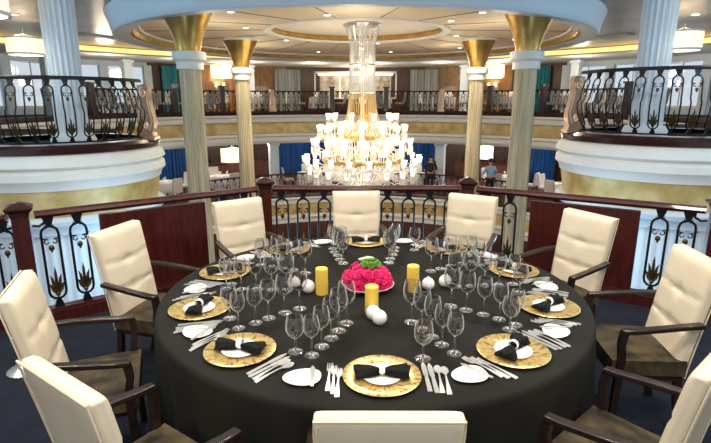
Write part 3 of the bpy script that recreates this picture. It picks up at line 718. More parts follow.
# ================================================================ CHAIRS
def chair_proto():
    e = empty('dining_chair')
    # seat
    bm = BM(); W, F, Bk = .25, .19, -.22
    def zt(x, y): return .47 + .02 * (1 - (x / W) ** 2) * (1 - ((y + .015) / .205) ** 2)
    nx = 10; top = []
    for j in range(nx + 1):
        row = []
        for i in range(nx + 1):
            x = -W + 2 * W * i / nx; y = Bk + (F - Bk) * j / nx; row.append(bm.verts.new((x * (.92 + .08 * j / nx), y, zt(x, y))))
        top.append(row)
    for j in range(nx):
        for i in range(nx): bm.faces.new((top[j][i], top[j][i + 1], top[j + 1][i + 1], top[j + 1][i]))
    ed = [e_ for e_ in bm.edges if e_.is_boundary]
    r = bmesh.ops.extrude_edge_only(bm, edges=ed); vs = [g for g in r['geom'] if isinstance(g, bmesh.types.BMVert)]
    bmesh.ops.translate(bm, verts=vs, vec=(0, 0, -.09)); bmesh.ops.contextual_create(bm, geom=[g for g in r['geom'] if isinstance(g, bmesh.types.BMEdge)])
    new_obj('seat', bm, M_VELVET, e, angle=50)
    # backrest
    bm = BM(); NX, NZ = 20, 34; z0, z1 = .36, 1.035
    def sgn(v): return -1 if v < 0 else 1
    F_, R_ = [], []
    for j in range(NZ + 1):
        v = j / NZ; rf, rb = [], []
        for i in range(NX + 1):
            u = i / NX; uu = 2 * u - 1
            hw = .215 + .018 * v
            edge = (1 - abs(uu) ** 14) * (1 - max(0, (2 * v - 1)) ** 22)
            z = z0 + (z1 - z0) * v; yc = -.195 - .115 * v ** 1.15
            g = 0
            for sv in (.42, .70):
                sd = sv - .025 * (1 - abs(uu)) ; g += .011 * math.exp(-((v - sd) / .018) ** 2)
                g += .013 * math.exp(-((v - sd) / .05) ** 2 - (uu / .16) ** 2)
            hf = .024 + .016 * edge - g * edge
            x = uu * hw
            rf.append(bm.verts.new((x, yc + hf, z))); rb.append(bm.verts.new((x, yc - .026 - .010 * edge, z)))
        F_.append(rf); R_.append(rb)
    for G in (F_, R_):
        for j in range(NZ):
            for i in range(NX): bm.faces.new((G[j][i], G[j][i + 1], G[j + 1][i + 1], G[j + 1][i]))
    for j in range(NZ):
        for i in (0, NX): bm.faces.new((F_[j][i], F_[j + 1][i], R_[j + 1][i], R_[j][i]))
    for i in range(NX):
        for j in (0, NZ): bm.faces.new((F_[j][i], F_[j][i + 1], R_[j][i + 1], R_[j][i]))
    b = new_obj('backrest', bm, M_LEATHER, e, angle=50)
    bv = b.modifiers.new('b', 'BEVEL'); bv.width = .012; bv.segments = 3; bv.angle_limit = math.radians(50)
    # piping along the rear edge
    bm = BM(); pts = []
    for v in [k / 12 for k in range(13)]:
        pts.append((-(.213 + .018 * v), -.195 - .115 * v ** 1.15 - .033, z0 + (z1 - z0) * v * .995))
    pts += [(-x, y, z) for x, y, z in reversed(pts)]
    tube(bm, pts, .0045, 5); new_obj('piping', bm, M_LEATHER, e)
    # arms and legs
    for s in (-1, 1):
        bm = BM()
        tube(bm, [(s * .243, -.26, .70), (s * .262, -.15, .695), (s * .272, -.02, .68), (s * .275, .1, .665), (s * .275, .17, .66)], 0, sq=(.045, .028))
        a = new_obj('armrest', bm, M_DARKWOOD, e, angle=30); bv = a.modifiers.new('b', 'BEVEL'); bv.width = .006; bv.segments = 2
        bm = BM()
        tube(bm, [(s * .272, .155, .66), (s * .272, .165, .58), (s * .262, .15, .5), (s * .252, .15, .42), (s * .25, .155, .2), (s * .248, .165, 0)], 0, sq=(.036, .036))
        new_obj('leg', bm, M_DARKWOOD, e, angle=30)
        bm = BM(); tube(bm, [(s * .2, -.19, .42), (s * .2, -.21, .2), (s * .2, -.26, 0)], 0, sq=(.036, .036)); new_obj('leg', bm, M_DARKWOOD, e, angle=30)
    bm = BM(); box(bm, (0, -.015, .365), (.45, .37, .04)); new_obj('seat_frame', bm, M_DARKWOOD, e, smooth=False)
    return e
TC = Vector((.105, 2.96))
chair0 = chair_proto()
# (angle from the table centre, distance of the back's top, label)
chairs = [(-90.2, 1.665, 'cream leather armchair seen square from behind at the bottom of the view'),
          (-125, 1.84, 'cream leather armchair seen from behind, between the floor stand chair and the camera-side chair'),
          (-159, 1.87, 'cream tufted leather armchair beside the silver floor stand'),
          (166, 1.84, 'cream tufted leather armchair before the mahogany panel, stand side'),
          (129, 1.84, 'cream leather armchair by the newel post, stand side of the middle railing'),
          (93, 1.86, 'cream leather armchair facing the camera across the table, before the middle railing'),
          (59, 1.93, 'cream leather armchair beside the newel post, opposite the floor stand'),
          (27, 1.95, 'cream leather armchair before the mahogany panel, side opposite the floor stand'),
          (-6, 1.88, 'cream tufted leather armchair below the pair of balusters at the frame edge'),
          (-49, 1.80, 'cream leather armchair seen from behind at the corner, diagonal from the floor stand')]
for i, (a, r, lab) in enumerate(chairs):
    o = chair0 if i == 0 else copy_tree(chair0)
    ra = math.radians(a); rr_ = r - .305
    o.location = (TC.x + rr_ * math.cos(ra), TC.y + rr_ * math.sin(ra), 0); o.rotation_euler = (0, 0, ra + PI / 2)
    o.scale = (.965, .965, .965) if i == 0 else (1, 1, 1)
    tag(o, lab, 'chair', 'cream leather armchairs around the table')

# ================================================================ TABLE
TR = 1.275; TZ = .75
tb = empty('round_table', (TC.x, TC.y, 0)); tag(tb, 'large round banquet table hidden under the black cloth', 'table')
bm = BM(); lathe(bm, [(0, .70), (TR - .02, .70), (TR - .02, .742), (0, .742)], 64); new_obj('tabletop', bm, M_DARKWOOD, tb)
bm = BM(); lathe(bm, [(0, .0), (.4, 0), (.4, .04), (.09, .08), (.09, .7), (0, .7)], 24); new_obj('pedestal', bm, M_DARKWOOD, tb)
bm = BM(); n = 240; rows = [(0, TZ), (.5, TZ), (.97, TZ), (.99, TZ - .001), (1.0, TZ - .008), (1.005, TZ - .03), (1, .6), (1, .45), (1, .3), (1, .15), (1, .02)]
prev = None
for k, (f, z) in enumerate(rows):
    ring = []
    for i in range(n):
        a = 2 * PI * i / n; dz = (TZ - z) / TZ
        r = TR * f
        if k > 5:
            r += dz * (.022 * math.sin(a * 23) + .018 * math.sin(a * 11 + 1) + .012 * math.sin(a * 37 + 2)) + .01
            da = (a + PI / 2 + PI) % (2 * PI) - PI      # pushed in by the camera-side seat
            r -= .11 * math.exp(-(da / .24) ** 4) * min(1, dz * 2.6)
        ring.append(bm.verts.new((r * math.cos(a), r * math.sin(a), z)) if f > 0 else None)
    if f == 0: cv = bm.verts.new((0, 0, z)); prev = 'c'; continue
    for i in range(n):
        j = (i + 1) % n
        if prev == 'c': bm.faces.new((cv, ring[i], ring[j]))
        else: bm.faces.new((prev[i], prev[j], ring[j], ring[i]))
    prev = ring
o = new_obj('tablecloth', bm, M_CLOTH, angle=60); o.location = (TC.x, TC.y, 0); tag(o, 'floor-length black cloth draped over the large round table', 'tablecloth')

# seats: clockwise index from the camera side
seat_ang = [-89.6, -128.5, -161.5, 164, 127, 91, 54, 18, -17, -52.5]
seat_txt = ['camera-side seat', 'seat one place clockwise from the camera side', 'seat two places clockwise from the camera side', 'seat three places clockwise from the camera side', 'seat four places clockwise from the camera side', 'seat facing the camera', 'seat four places anticlockwise from the camera side', 'seat three places anticlockwise from the camera side', 'seat two places anticlockwise from the camera side', 'seat one place anticlockwise from the camera side']
seat_short = ['camera-side seat', 'seat one clockwise of camera side', 'seat two clockwise of camera side', 'seat three clockwise of camera side', 'seat four clockwise of camera side', 'seat facing the camera', 'seat four anticlockwise of camera side', 'seat three anticlockwise of camera side', 'seat two anticlockwise of camera side', 'seat one anticlockwise of camera side']
ZT = TZ + .0015
# --- prototypes (local: +y towards the table centre)
bm = BM(); lathe(bm, [(0, 0), (.095, 0), (.115, .004), (.165, .011), (.168, .014), (.164, .016), (.115, .009), (.1, .006), (0, .006)], 64); charger0 = new_obj('charger_plate', bm, M_CHARGER)
bm = BM(); lathe(bm, [(0, .0065), (.055, .0065), (.066, .009), (.086, .015), (.087, .017), (.084, .017), (.064, .012), (.05, .0105), (0, .0105)], 48); plate0 = new_obj('dinner_plate', bm, M_PORC)
def bow():
    e = empty('bow_napkin'); bm = BM()
    for s in (-1, 1):
        NU, NV = 10, 16; T, Bm_ = [], []
        for i in range(NU + 1):
            u = i / NU; x = s * (.006 + .108 * u)
            hw = .014 + .036 * u ** .8; hh = .014 + .012 * math.sin(u * PI * .8)
            a, b = [], []
            for j in range(NV + 1):
                v = 2 * j / NV - 1
                z = hh * (1 - v * v) ** .5 * 1.2 + .006 * u * math.sin(v * 9 + s) + .002
                a.append(bm.verts.new((x + .008 * math.cos(v * 3) * u * s, v * hw + .004 * math.sin(u * 7), .019 + z)))
                b.append(bm.verts.new((x, v * hw, .0185)))
            T.append(a); Bm_.append(b)
        for G in (T, Bm_):
            for i in range(NU):
                for j in range(NV): bm.faces.new((G[i][j], G[i][j + 1], G[i + 1][j + 1], G[i + 1][j]))
        for j in range(NV):
            for i in (0, NU): bm.faces.new((T[i][j], T[i][j + 1], Bm_[i][j + 1], Bm_[i][j]))
        for i in range(NU):
            for j in (0, NV): bm.faces.new((T[i][j], T[i + 1][j], Bm_[i + 1][j], Bm_[i][j]))
    new_obj('cloth', bm, M_NAPKIN, e, angle=80)
    bm = BM(); prof = [(.021, -.012), (.0235, -.008), (.0235, .008), (.021, .012), (.018, .008), (.018, -.008), (.021, -.012)]
    lathe(bm, prof, 20); bmesh.ops.rotate(bm, verts=bm.verts[:], cent=(0, 0, 0), matrix=Matrix.Rotation(PI / 2, 3, 'Y')); bmesh.ops.translate(bm, verts=bm.verts[:], vec=(0, 0, .040))
    r = new_obj('napkin_ring', bm, M_PORC, e); r['label'] = 'pearly white napkin ring'
    return e
bow0 = bow()
def strip(bm, st, th=.0025):
    """st: (y, halfwidth, z) stations of a flat metal strip"""
    P = [[bm.verts.new((s * hw, y, z + dz)) for s, dz in ((-1, 0), (1, 0), (1, th), (-1, th))] for y, hw, z in st]
    for A, B in zip(P, P[1:]):
        for k in range(4): bm.faces.new((A[k], A[(k + 1) % 4], B[(k + 1) % 4], B[k]))
    bm.faces.new(P[0]); bm.faces.new(P[-1])
HANDLE = [(-.105, .009, .0005), (-.1, .011, .001), (-.07, .009, .004), (-.03, .005, .007), (.01, .0035, .009)]
bm = BM(); strip(bm, HANDLE + [(.03, .004, .008), (.045, .012, .005), (.06, .0135, .003)])
for k in range(4): strip(bm, [(.058, .002, .003), (.085, .002, .004), (.105, .0012, .008)], .002); [setattr(v.co, 'x', v.co.x + (k - 1.5) * .0075) for v in bm.verts[-12:]]
fork0 = new_obj('fork', bm, M_SILVER, angle=30)
bm = BM(); strip(bm, HANDLE + [(.035, .004, .008), (.045, .010, .006), (.06, .0165, .004), (.075, .0185, .003), (.09, .0155, .004), (.103, .006, .006)]); spoon0 = new_obj('spoon', bm, M_SILVER, angle=50)
bm = BM(); strip(bm, [(-.115, .008, .001), (-.11, .010, .001), (-.06, .009, .002), (-.005, .0075, .003), (0, .006, .003), (.01, .010, .002), (.06, .0115, .002), (.095, .009, .002), (.118, .001, .002)], .003); knife0 = new_obj('knife', bm, M_SILVER, angle=30)
bm = BM(); strip(bm, [(-.08, .006, .0), (-.07, .008, .0), (-.02, .006, .001), (.0, .005, .001), (.02, .009, .001), (.06, .010, .001), (.08, .002, .001)], .003); bk0 = new_obj('butter_knife', bm, M_SILVER, angle=30)
bm = BM(); n = 40; rings = []
for f, z in ((0, .001), (.7, .001), (.97, .009), (1, .011), (.95, .011), (.7, .005), (0, .005)):
    if f == 0: rings.append([bm.verts.new((0, 0, z))] * n); continue
    rg = []
    for i in range(n):
        a = 2 * PI * i / n; r = .082 * (1 + .13 * math.cos(a) + .05 * math.cos(3 * a + .6)) * f
        rg.append(bm.verts.new((r * math.cos(a), r * .82 * math.sin(a), z)))
    rings.append(rg)
for A, B in zip(rings, rings[1:]):
    for i in range(n):
        j = (i + 1) % n; vs = []
        for v in (A[i], A[j], B[j], B[i]):
            if v not in vs: vs.append(v)
        if len(vs) > 2: bm.faces.new(vs)
bread0 = new_obj('bread_plate', bm, M_PORC, angle=50)
def place(src, used, loc, rz, label, cat, grp):
    o = src if not used else (copy_tree(src) if src.type == 'EMPTY' else src.copy())
    if used and src.type != 'EMPTY': COL.objects.link(o)
    o.location = loc; o.rotation_euler = (0, 0, rz); tag(o, label, cat, grp); return o
rnd = random.Random(3)
forkpos = ['inner dinner fork', 'middle dinner fork', 'outer fork']
rightpos = [('knife', 'inner dinner knife'), ('knife', 'second dinner knife'), ('spoon', 'larger spoon'), ('spoon', 'outer spoon')]
usedk = {'fork': 0, 'knife': 0, 'spoon': 0}
for i, a in enumerate(seat_ang):
    ra = math.radians(a); q = ra + PI / 2; R = 1.04
    def loc(dx, r, z=ZT):      # dx: metres along the diner's right, r: from the table centre
        rad = Vector((math.cos(ra), math.sin(ra))); rt = Vector((-math.sin(ra), math.cos(ra)))
        p = TC + rad * r + rt * dx; return (p.x, p.y, z)
    # the diner looks to the centre; his right hand is +tangential
    place(charger0, i, loc(0, R), q, 'gold charger plate with streaked rim at the ' + seat_txt[i], 'charger plate', 'gold charger plates')
    place(plate0, i, loc(0, R, ZT + .0005), q, 'white dinner plate on the gold charger, ' + seat_txt[i], 'plate', 'white dinner plates')
    jit = [0, .45, -.35, -.9, .3, 0, -.3, .55, -.5, .3][i]
    place(bow0, i, loc(0, R, ZT + .001), q + jit, 'black napkin tied as a bow, ' + seat_txt[i], 'napkin', 'black bow napkins')
    for k in range(3):
        place(fork0, usedk['fork'], loc(-.185 - .02 * k, R + .045 - .022 * k), q + rnd.uniform(-.05, .05), 'silver %s at the %s' % (forkpos[k], seat_short[i]), 'fork', 'silver forks'); usedk['fork'] = 1
    for k, (kd, t) in enumerate(rightpos):
        s0 = {'knife': knife0, 'spoon': spoon0}[kd]
        place(s0, usedk[kd], loc(.19 + .027 * k, R + .01 * k), q + rnd.uniform(-.06, .04) - (.0 if i == 0 else .03), 'silver %s at the %s' % (t, seat_short[i]), kd, 'silver knives' if kd == 'knife' else 'silver spoons'); usedk[kd] = 1
    ba = ra - math.radians(17.2 if i == 0 else 16.5); p = TC + Vector((math.cos(ba), math.sin(ba))) * 1.10
    bq = q + PI + rnd.uniform(-.25, .25)
    place(bread0, i, (p.x, p.y, ZT), bq, 'small white egg-shaped bread plate at the ' + seat_short[i], 'bread plate', 'small bread plates')
    place(bk0, i, (p.x + .03 * math.cos(q), p.y + .03 * math.sin(q), ZT + .012), q + .15 + rnd.uniform(-.2, .2), 'butter knife across the bread plate at the ' + seat_short[i], 'butter knife', 'butter knives')
# glasses
def glass(h, r, foot, bowl):
    bm = BM(); zs = h - bowl
    pr = [(0, 0), (foot, 0), (foot, .0018), (foot * .55, .004), (.006, .009), (.0042, .02), (.004, zs - .01), (.008, zs)]
    out = [(.45, .05), (.74, .16), (.94, .32), (1.0, .48), (.98, .66), (.90, .85), (.82, 1.0)]
    pr += [(r * f, zs + bowl * t) for f, t in out]
    pr += [(r * .82 - .0012, h)] + [(r * f - .0014, zs + bowl * t) for f, t in reversed(out[:-1])]
    pr += [(.003, zs + .006), (0, zs + .005)]
    lathe(bm, pr, 24); return new_obj('wine_glass', bm, M_CRYSG, angle=70)
G = [glass(.235, .047, .037, .125), glass(.225, .046, .037, .118), glass(.215, .042, .036, .112), glass(.205, .040, .035, .106), glass(.195, .038, .034, .1)]
GW = glass(.18, .044, .036, .108); GW.name = 'water_goblet'
gpos = ['innermost wine glass', 'second wine glass outwards', 'middle wine glass', 'fourth wine glass outwards', 'outermost wine glass']
for i, a in enumerate(seat_ang):
    nxt = seat_ang[(i - 1) % 10]
    d = (nxt - a + 180) % 360 - 180
    for k in range(5):
        r = .53 + .095 * k; b = math.radians(a + d * (.56 - .02 * k * (1 if i % 2 else -.6))) ; rr_ = r + (.03 if k % 2 else 0) * 0
        p = TC + Vector((math.cos(b), math.sin(b))) * rr_
        place(G[k], i, (p.x + rnd.uniform(-.006, .006), p.y + rnd.uniform(-.006, .006), ZT), rnd.uniform(0, 3), '%s in the row of the %s' % (gpos[k], seat_short[i]), 'wine glass', 'wine glasses in rows')
    b = math.radians(a + d * .34); p = TC + Vector((math.cos(b), math.sin(b))) * .905
    place(GW, i, (p.x, p.y, ZT), 0, 'short water goblet beside the glass row of the ' + seat_short[i], 'goblet', 'water goblets')
# candles
for i, (x, y, h, t) in enumerate(((-.205, 2.87, .165, 'on the stand side of the flowers'), (.355, 2.92, .165, 'on the flower side opposite the floor stand'), (.09, 2.60, .155, 'in front of the flowers'))):
    e = empty('pillar_candle', (x, y, ZT)); tag(e, 'yellow pillar candle ' + t, 'candle', 'yellow pillar candles')
    bm = BM(); lathe(bm, [(0, 0), (.036, 0), (.0375, .004), (.0375, h - .004), (.034, h), (.024, h - .006), (0, h - .012)], 32); new_obj('wax', bm, M_CANDLE, e)
    bm = BM(); tube(bm, [(0, 0, h - .012), (.001, 0, h), (.004, 0, h + .006)], .0015, 5); new_obj('wick', bm, M_WICK, e)
# salt and pepper
for i, (x, y, t) in enumerate(((-.29, 2.90, 'inner one of the pair on the stand side'), (-.385, 2.965, 'outer one of the pair on the stand side'), (.455, 2.95, 'inner one of the pair opposite the floor stand'), (.57, 3.0, 'outer one of the pair opposite the floor stand'), (.095, 2.515, 'farther one behind its twin in front of the middle candle'), (.127, 2.45, 'camera-side one in front of the middle candle'))):
    e = empty('table_shaker', (x, y, ZT)); tag(e, 'round white porcelain shaker, ' + t, 'shaker', 'white round shakers')
    bm = BM(); lathe(bm, [(0, 0), (.022, 0), (.034, .01), (.041, .03), (.038, .05), (.026, .066), (.012, .074), (0, .076)], 24); new_obj('body', bm, M_PORC, e)
    bm = BM(); lathe(bm, [(.007, .073), (.007, .078), (.004, .083), (0, .084)], 12); new_obj('cap', bm, M_SILVER, e)
# flowers
fl = empty('flower_centrepiece', (.075, 2.965, ZT)); tag(fl, 'low dish heaped with magenta blossoms and a green tuft in the table centre', 'flower arrangement')
bm = BM(); lathe(bm, [(0, 0), (.08, 0), (.12, .012), (.165, .032), (.168, .036), (.16, .036), (.11, .02), (0, .014)], 40); new_obj('dish', bm, M_PORC, fl)
bm = BM(); lathe(bm, [(0, .014), (.1, .02), (.11, .05), (.08, .09), (0, .12)], 16); new_obj('foam', bm, M_GREEN, fl)
def blossom(m, sz, name):
    bm = BM(); rr_ = random.Random(5)
    for ring, (n_, rad, tilt) in enumerate(((6, .9, .5), (5, .6, .95), (3, .3, 1.3))):
        for k in range(n_):
            a = 2 * PI * k / n_ + ring * .5; vs = []
            NU = 4
            for i in range(NU + 1):
                u = i / NU; w_ = sz * .55 * math.sin(PI * (.12 + .8 * u)) ; r = sz * rad * u
                x = r * math.cos(tilt * u * .9); z = r * math.sin(tilt * (.6 + .4 * u)) + sz * .1
                row = []
                for s in (-1, 0, 1):
                    p = Vector((x, s * w_, z + (.15 * sz if s else 0) * u)); p.rotate(Matrix.Rotation(a, 3, 'Z')); row.append(bm.verts.new(p + Vector((0, 0, rr_.uniform(-.001, .001)))))
                vs.append(row)
            for i in range(NU):
                for j in range(2): bm.faces.new((vs[i][j], vs[i][j + 1], vs[i + 1][j + 1], vs[i + 1][j]))
    o = new_obj(name, bm, m, fl, angle=80); s = o.modifiers.new('s', 'SOLIDIFY'); s.thickness = .0015; return o
bl = blossom(M_PINK, .042, 'blossom'); gt = blossom(M_GREEN, .031, 'green_blossom'); cp = blossom(M_CREAMPETAL, .032, 'cream_blossom')
def seat_flower(src, first, p, nrm, spin):
    o = src if first else src.copy()
    if not first: COL.objects.link(o)
    o.parent = fl; q_ = Vector((0, 0, 1)).rotation_difference(nrm); o.rotation_mode = 'QUATERNION'
    o.rotation_quaternion = q_ @ Matrix.Rotation(spin, 3, 'Z').to_quaternion(); o.location = p
k = 0
for lay, (n_, el) in enumerate(((16, .05), (15, .42), (11, .78), (6, 1.12))):
    for i in range(n_):
        a = 2 * PI * i / n_ + lay * .37; nr = Vector((math.cos(a) * math.cos(el), math.sin(a) * math.cos(el), math.sin(el) + .15)).normalized()
        p = Vector((.125 * math.cos(a) * math.cos(el), .125 * math.sin(a) * math.cos(el), .045 + .085 * math.sin(el))); p *= rnd.uniform(.88, 1.1)
        seat_flower(bl, k == 0, p, nr, rnd.uniform(0, 6)); k += 1
for i in range(9):
    a = 2 * PI * i / 8; r = .04 if i < 8 else 0
    seat_flower(gt, i == 0, Vector((.02 + r * math.cos(a), r * math.sin(a), .158 + (.015 if i == 8 else 0))), Vector((math.cos(a) * (i < 8), math.sin(a) * (i < 8), 1)).normalized(), i)
for i in range(3): seat_flower(cp, i == 0, Vector((-.03 + .022 * i, .035, .165 + .004 * i)), Vector((-.2 + .2 * i, .2, 1)).normalized(), i)

# silver floor stand
e = empty('floor_stand', (-2.39, 3.27, 0)); tag(e, 'small polished silver stand with weighted round base on the navy carpet', 'stand')
bm = BM(); lathe(bm, [(0, 0), (.115, 0), (.118, .008), (.1, .022), (.05, .045), (.022, .075), (.014, .1), (0, .1)], 32); new_obj('base', bm, M_SILVER, e)
bm = BM(); lathe(bm, [(.014, .09), (.010, .14), (.010, .27), (.018, .29), (.011, .31), (.009, .34), (0, .35)], 16); new_obj('stem', bm, M_SILVER, e)
bm = BM(); lathe(bm, [(0, .262), (.05, .264), (.052, .27), (0, .276)], 24); lathe(bm, [(.008, .35), (.018, .37), (.014, .395), (0, .42)], 14); new_obj('finial', bm, M_SILVER, e)

# ================================================================ FAR FURNITURE
def simple_chair():
    e = empty('deck_chair')
    bm = BM(); box(bm, (0, .0, .45), (.48, .46, .09), bevel=.02); new_obj('seat', bm, M_CREAMCH, e, angle=30)
    bm = BM(); box(bm, (0, -.25, .74), (.46, .08, .58), Matrix.Rotation(.13, 4, 'X'), bevel=.025); new_obj('backrest', bm, M_CREAMCH, e, angle=30)
    for sx in (-1, 1):
        for y0 in (-.2, .2):
            bm = BM(); tube(bm, [(sx * .2, y0, .42), (sx * .21, y0 * 1.1, 0)], .02, 5); new_obj('leg', bm, M_DARKWOOD, e)
    return e
def deck_table():
    e = empty('deck_table')
    bm = BM(); n = 48; prev = None
    cv = bm.verts.new((0, 0, .75))
    for f, z in ((1, .75), (1.01, .73), (1.02, .5), (1.04, .2)):
        ring = [bm.verts.new(((.6 * f + (.03 * math.sin(12 * 2 * PI * i / n) * (.75 - z))) * math.cos(2 * PI * i / n), (.6 * f + (.03 * math.sin(12 * 2 * PI * i / n) * (.75 - z))) * math.sin(2 * PI * i / n), z)) for i in range(n)]
        for i in range(n):
            if prev is None: bm.faces.new((cv, ring[i], ring[(i + 1) % n]))
            else: bm.faces.new((prev[i], prev[(i + 1) % n], ring[(i + 1) % n], ring[i]))
        prev = ring
    new_obj('cloth_top', bm, M_TABLEW, e)
    bm = BM(); lathe(bm, [(0, 0), (.3, 0), (.28, .04), (.05, .06), (.05, .7), (0, .7)], 16); new_obj('pedestal', bm, M_DARKWOOD, e)
    return e
def tableware():
    e = empty('table_setting')
    for k in range(4):
        a = 2 * PI * k / 4 + .4
        bm = BM(); lathe(bm, [(0, 0), (.13, .01), (.13, .015), (0, .008)], 16, (.4 * math.cos(a), .4 * math.sin(a), 0)); new_obj('plate', bm, M_PORC, e)
        bm = BM(); lathe(bm, [(0, 0), (.035, .0), (.008, .01), (.006, .08), (.035, .12), (.035, .2), (.03, .2), (.0, .1)], 8, (.22 * math.cos(a + .5), .22 * math.sin(a + .5), 0)); new_obj('glass', bm, M_CRYS, e)
    return e
c0 = simple_chair(); t0_ = deck_table(); s0_ = tableware(); ci = ti_ = 0
def far_set(a, R, z, nch, where):
    global ci, ti_
    r = math.radians(a); x, y = R * math.cos(r), 14.3 + R * math.sin(r)
    o = t0_ if ti_ == 0 else copy_tree(t0_); tw = s0_ if ti_ == 0 else copy_tree(s0_); ti_ += 1
    o.location = (x, y, z); tag(o, 'round white-clothed ' + where, 'table', 'white tables on the other decks')
    tw.location = (x, y, z + .751); tag(tw, 'plates and glasses on the ' + where, 'tableware', 'tableware on the far tables')
    for k in range(nch):
        q = 2 * PI * k / nch + r; c = c0 if ci == 0 else copy_tree(c0); ci += 1
        c.location = (x + 1.0 * math.cos(q), y + 1.0 * math.sin(q), z); c.rotation_euler = (0, 0, q + PI / 2)
        tag(c, 'pale chair, %s side of the %s' % (['wall', 'anticlockwise', 'railing', 'clockwise'][k], where), 'chair', 'pale chairs on the other decks')
up = [(152, 12.2), (139, 12.3), (126.5, 12), (112, 12.4), (98.5, 11.9), (84, 11.9), (69, 12.4), (54.5, 12), (41, 12.3), (28, 12.2)]
wh = ['outer window bay, stand side', 'window bay, stand side', 'teal curtain bay, stand side', 'sconce bay, stand side', 'mural, stand side', 'mural, opposite side', 'sconce bay, opposite side', 'teal curtain bay, opposite side', 'window bay, opposite side', 'outer window bay, opposite side']
for (a, R), t in zip(up, wh): far_set(a, R, ZF, 4, 'upper-deck table by the ' + t)
lo = [(141, 10.6), (125.5, 10.4), (103, 9.8), (88.5, 10.7), (74, 9.8), (50, 10.9), (35, 10.7)]
wl = ['under the stand-side rotunda', 'by the bright blue curtain, stand side', 'behind the chandelier, stand side', 'straight behind the chandelier', 'behind the chandelier, opposite side', 'by the bright blue curtain, opposite side', 'under the opposite rotunda']
for (a, R), t in zip(lo, wl): far_set(a, R, -2.2, 4, 'lower-deck table ' + t)
for (x, y), t in zip(((-1.7, 20.3), (1.7, 20.6), (-4.6, 19.2), (4.6, 19.4)), ('middle, stand side', 'middle, opposite side', 'outer, stand side', 'outer, opposite side')):
    r = math.degrees(math.atan2(y - 14.3, x)); R = math.hypot(x, y - 14.3); far_set(r, R, -5.5, 4, 'bottom-floor table, ' + t)
# serving buffets along the dark wall (lower deck)
for a, t in ((117.5, 'stand side'), (59.5, 'behind the waiter in the blue shirt')):
    r = math.radians(a); e = empty('sideboard', (13.6 * math.cos(r), 14.3 + 13.6 * math.sin(r), -2.2), r + PI / 2); tag(e, 'long dark sideboard with bottles on the lower deck, ' + t, 'sideboard')
    bm = BM(); box(bm, (0, 0, .45), (3.4, .5, .9), bevel=.02); new_obj('body', bm, M_BROWNW, e, angle=30)
    bm = BM(); box(bm, (0, 0, .93), (3.5, .58, .06), bevel=.01); new_obj('worktop', bm, M_MAHOG, e, angle=30)
    bm = BM(); lathe(bm, [(0, 0), (.05, 0), (.055, .2), (.05, .24), (.018, .29), (.018, .36), (0, .36)], 10); b0 = new_obj('bottle', bm, M_IRON)
    for k in range(6):
        o = b0 if k == 0 else b0.copy()
        if k: COL.objects.link(o)
        d = -1.4 + .55 * k; o.location = (e.location.x + d * math.cos(r + PI / 2), e.location.y + d * math.sin(r + PI / 2), -2.2 + .96)
        tag(o, 'dark bottle, number %s along the sideboard, ' % ['one','two','three','four','five','six'][k] + t, 'bottle', 'bottles on the sideboard, ' + t)

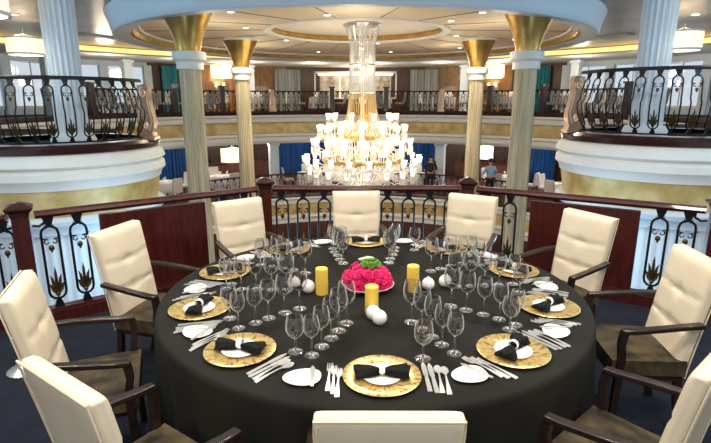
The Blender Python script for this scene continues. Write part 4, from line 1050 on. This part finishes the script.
# ================================================================ PEOPLE
def chair_at(a, R, k):
    r = math.radians(a); q = 2 * PI * k / 4 + r
    return (R * math.cos(r) + 1.0 * math.cos(q), 14.3 + R * math.sin(r) + 1.0 * math.sin(q), -2.2), q + PI / 2
def person(loc, rz, shirt, pants, label, seated=False, lean=0):
    e = empty('person', loc, rz); tag(e, label, 'person')
    def skin(name, V, E, R, m, root=0):
        me = bpy.data.meshes.new(name); me.from_pydata(V, E, []); me.materials.append(m)
        o = bpy.data.objects.new(name, me); COL.objects.link(o); o.parent = e
        sk = o.modifiers.new('skin', 'SKIN')
        for i, r in enumerate(R): me.skin_vertices[0].data[i].radius = r if isinstance(r, tuple) else (r, r)
        me.skin_vertices[0].data[root].use_root = True
        ss = o.modifiers.new('sub', 'SUBSURF'); ss.levels = 1; ss.render_levels = 1
        sk.use_smooth_shade = True
        return o
    hz = .92 if not seated else .52
    k = lean
    sh = (0, .1 * k, hz + .50)
    hd = (0, .14 * k + .01, hz + .70)
    if seated: knees = [(-.1, .42, .5), (.1, .42, .5)]; feet = [(-.1, .4, .08), (.1, .4, .08)]; toes = [(-.1, .55, .04), (.1, .55, .04)]
    else: knees = [(-.1, .03, .5), (.1, .05, .5)]; feet = [(-.11, 0, .09), (.11, .03, .09)]; toes = [(-.12, .15, .035), (.12, .18, .035)]
    el = [(-.27, .0 + .1 * k, hz + .22), (.27, .0 + .1 * k, hz + .22)]; ha = [(-.22, .25 + .1 * k, hz + .16), (.22, .25 + .1 * k, hz + .16)]
    # body: legs, torso, arms, head in one surface
    V = [(0, 0, hz), (0, .03 * k, hz + .2), (0, sh[1], hz + .42), (0, sh[1], hz + .54), hd, (0, hd[1], hz + .79),
         (-.18, sh[1], hz + .46), el[0], ha[0], (.18, sh[1], hz + .46), el[1], ha[1],
         (-.1, 0, hz - .04), knees[0], feet[0], toes[0], (.1, 0, hz - .04), knees[1], feet[1], toes[1]]
    E = [(0, 1), (1, 2), (2, 3), (3, 4), (4, 5), (2, 6), (6, 7), (7, 8), (2, 9), (9, 10), (10, 11), (0, 12), (12, 13), (13, 14), (14, 15), (0, 16), (16, 17), (17, 18), (18, 19)]
    R = [(.14, .1), (.13, .09), (.15, .1), .05, (.085, .1), .07, .06, .042, .035, .06, .042, .035, .08, .055, .04, .03, .08, .055, .04, .03]
    skin('body', V, E, R, M_SKIN)
    # clothing
    skin('shirt', [V[0], V[1], V[2], (0, sh[1], hz + .5), V[6], V[7], (ha[0][0] * .98, ha[0][1] * .8, ha[0][2]), V[9], V[10], (ha[1][0] * .98, ha[1][1] * .8, ha[1][2])],
         [(0, 1), (1, 2), (2, 3), (2, 4), (4, 5), (5, 6), (2, 7), (7, 8), (8, 9)], [(.16, .12), (.15, .11), (.17, .12), .07, .075, .055, .045, .075, .055, .045], shirt)
    skin('trousers', [(0, 0, hz + .02), V[12], V[13], (feet[0][0], feet[0][1], feet[0][2] + .02), V[16], V[17], (feet[1][0], feet[1][1], feet[1][2] + .02)],
         [(0, 1), (1, 2), (2, 3), (0, 4), (4, 5), (5, 6)], [(.155, .12), .1, .07, .06, .1, .07, .06], pants)
    bm = BM(); ball(bm, (0, hd[1] - .02, hz + .76), .105, 12, 8, (.95, 1.05, .95)); new_obj('hair', bm, M_HAIR, e)
    bm = BM(); ball(bm, (0, hd[1] + .105, hz + .70), .018, 6, 5, (.8, 1, 1.3)); new_obj('nose', bm, M_SKIN, e)
    return e
person((5.65, 20.8, -2.2), PI * .05, M_SHIRTB, M_SUIT, 'person in a light blue shirt and dark trousers standing behind the lower deck railing', lean=.5)
person((3.34, 22.17, -2.2), PI * .9, M_SUIT, M_SUIT, 'person in dark clothing standing before the deep blue curtain on the lower deck')
person(*chair_at(74, 9.8, 3), M_SUIT, M_SUIT, 'person in dark clothing seated between the square white pillar and the inner column', seated=True)
person(*chair_at(125.5, 10.4, 3), M_SUIT, M_SUIT, 'person in dark clothing seated by the square white pillar, stand side', seated=True)
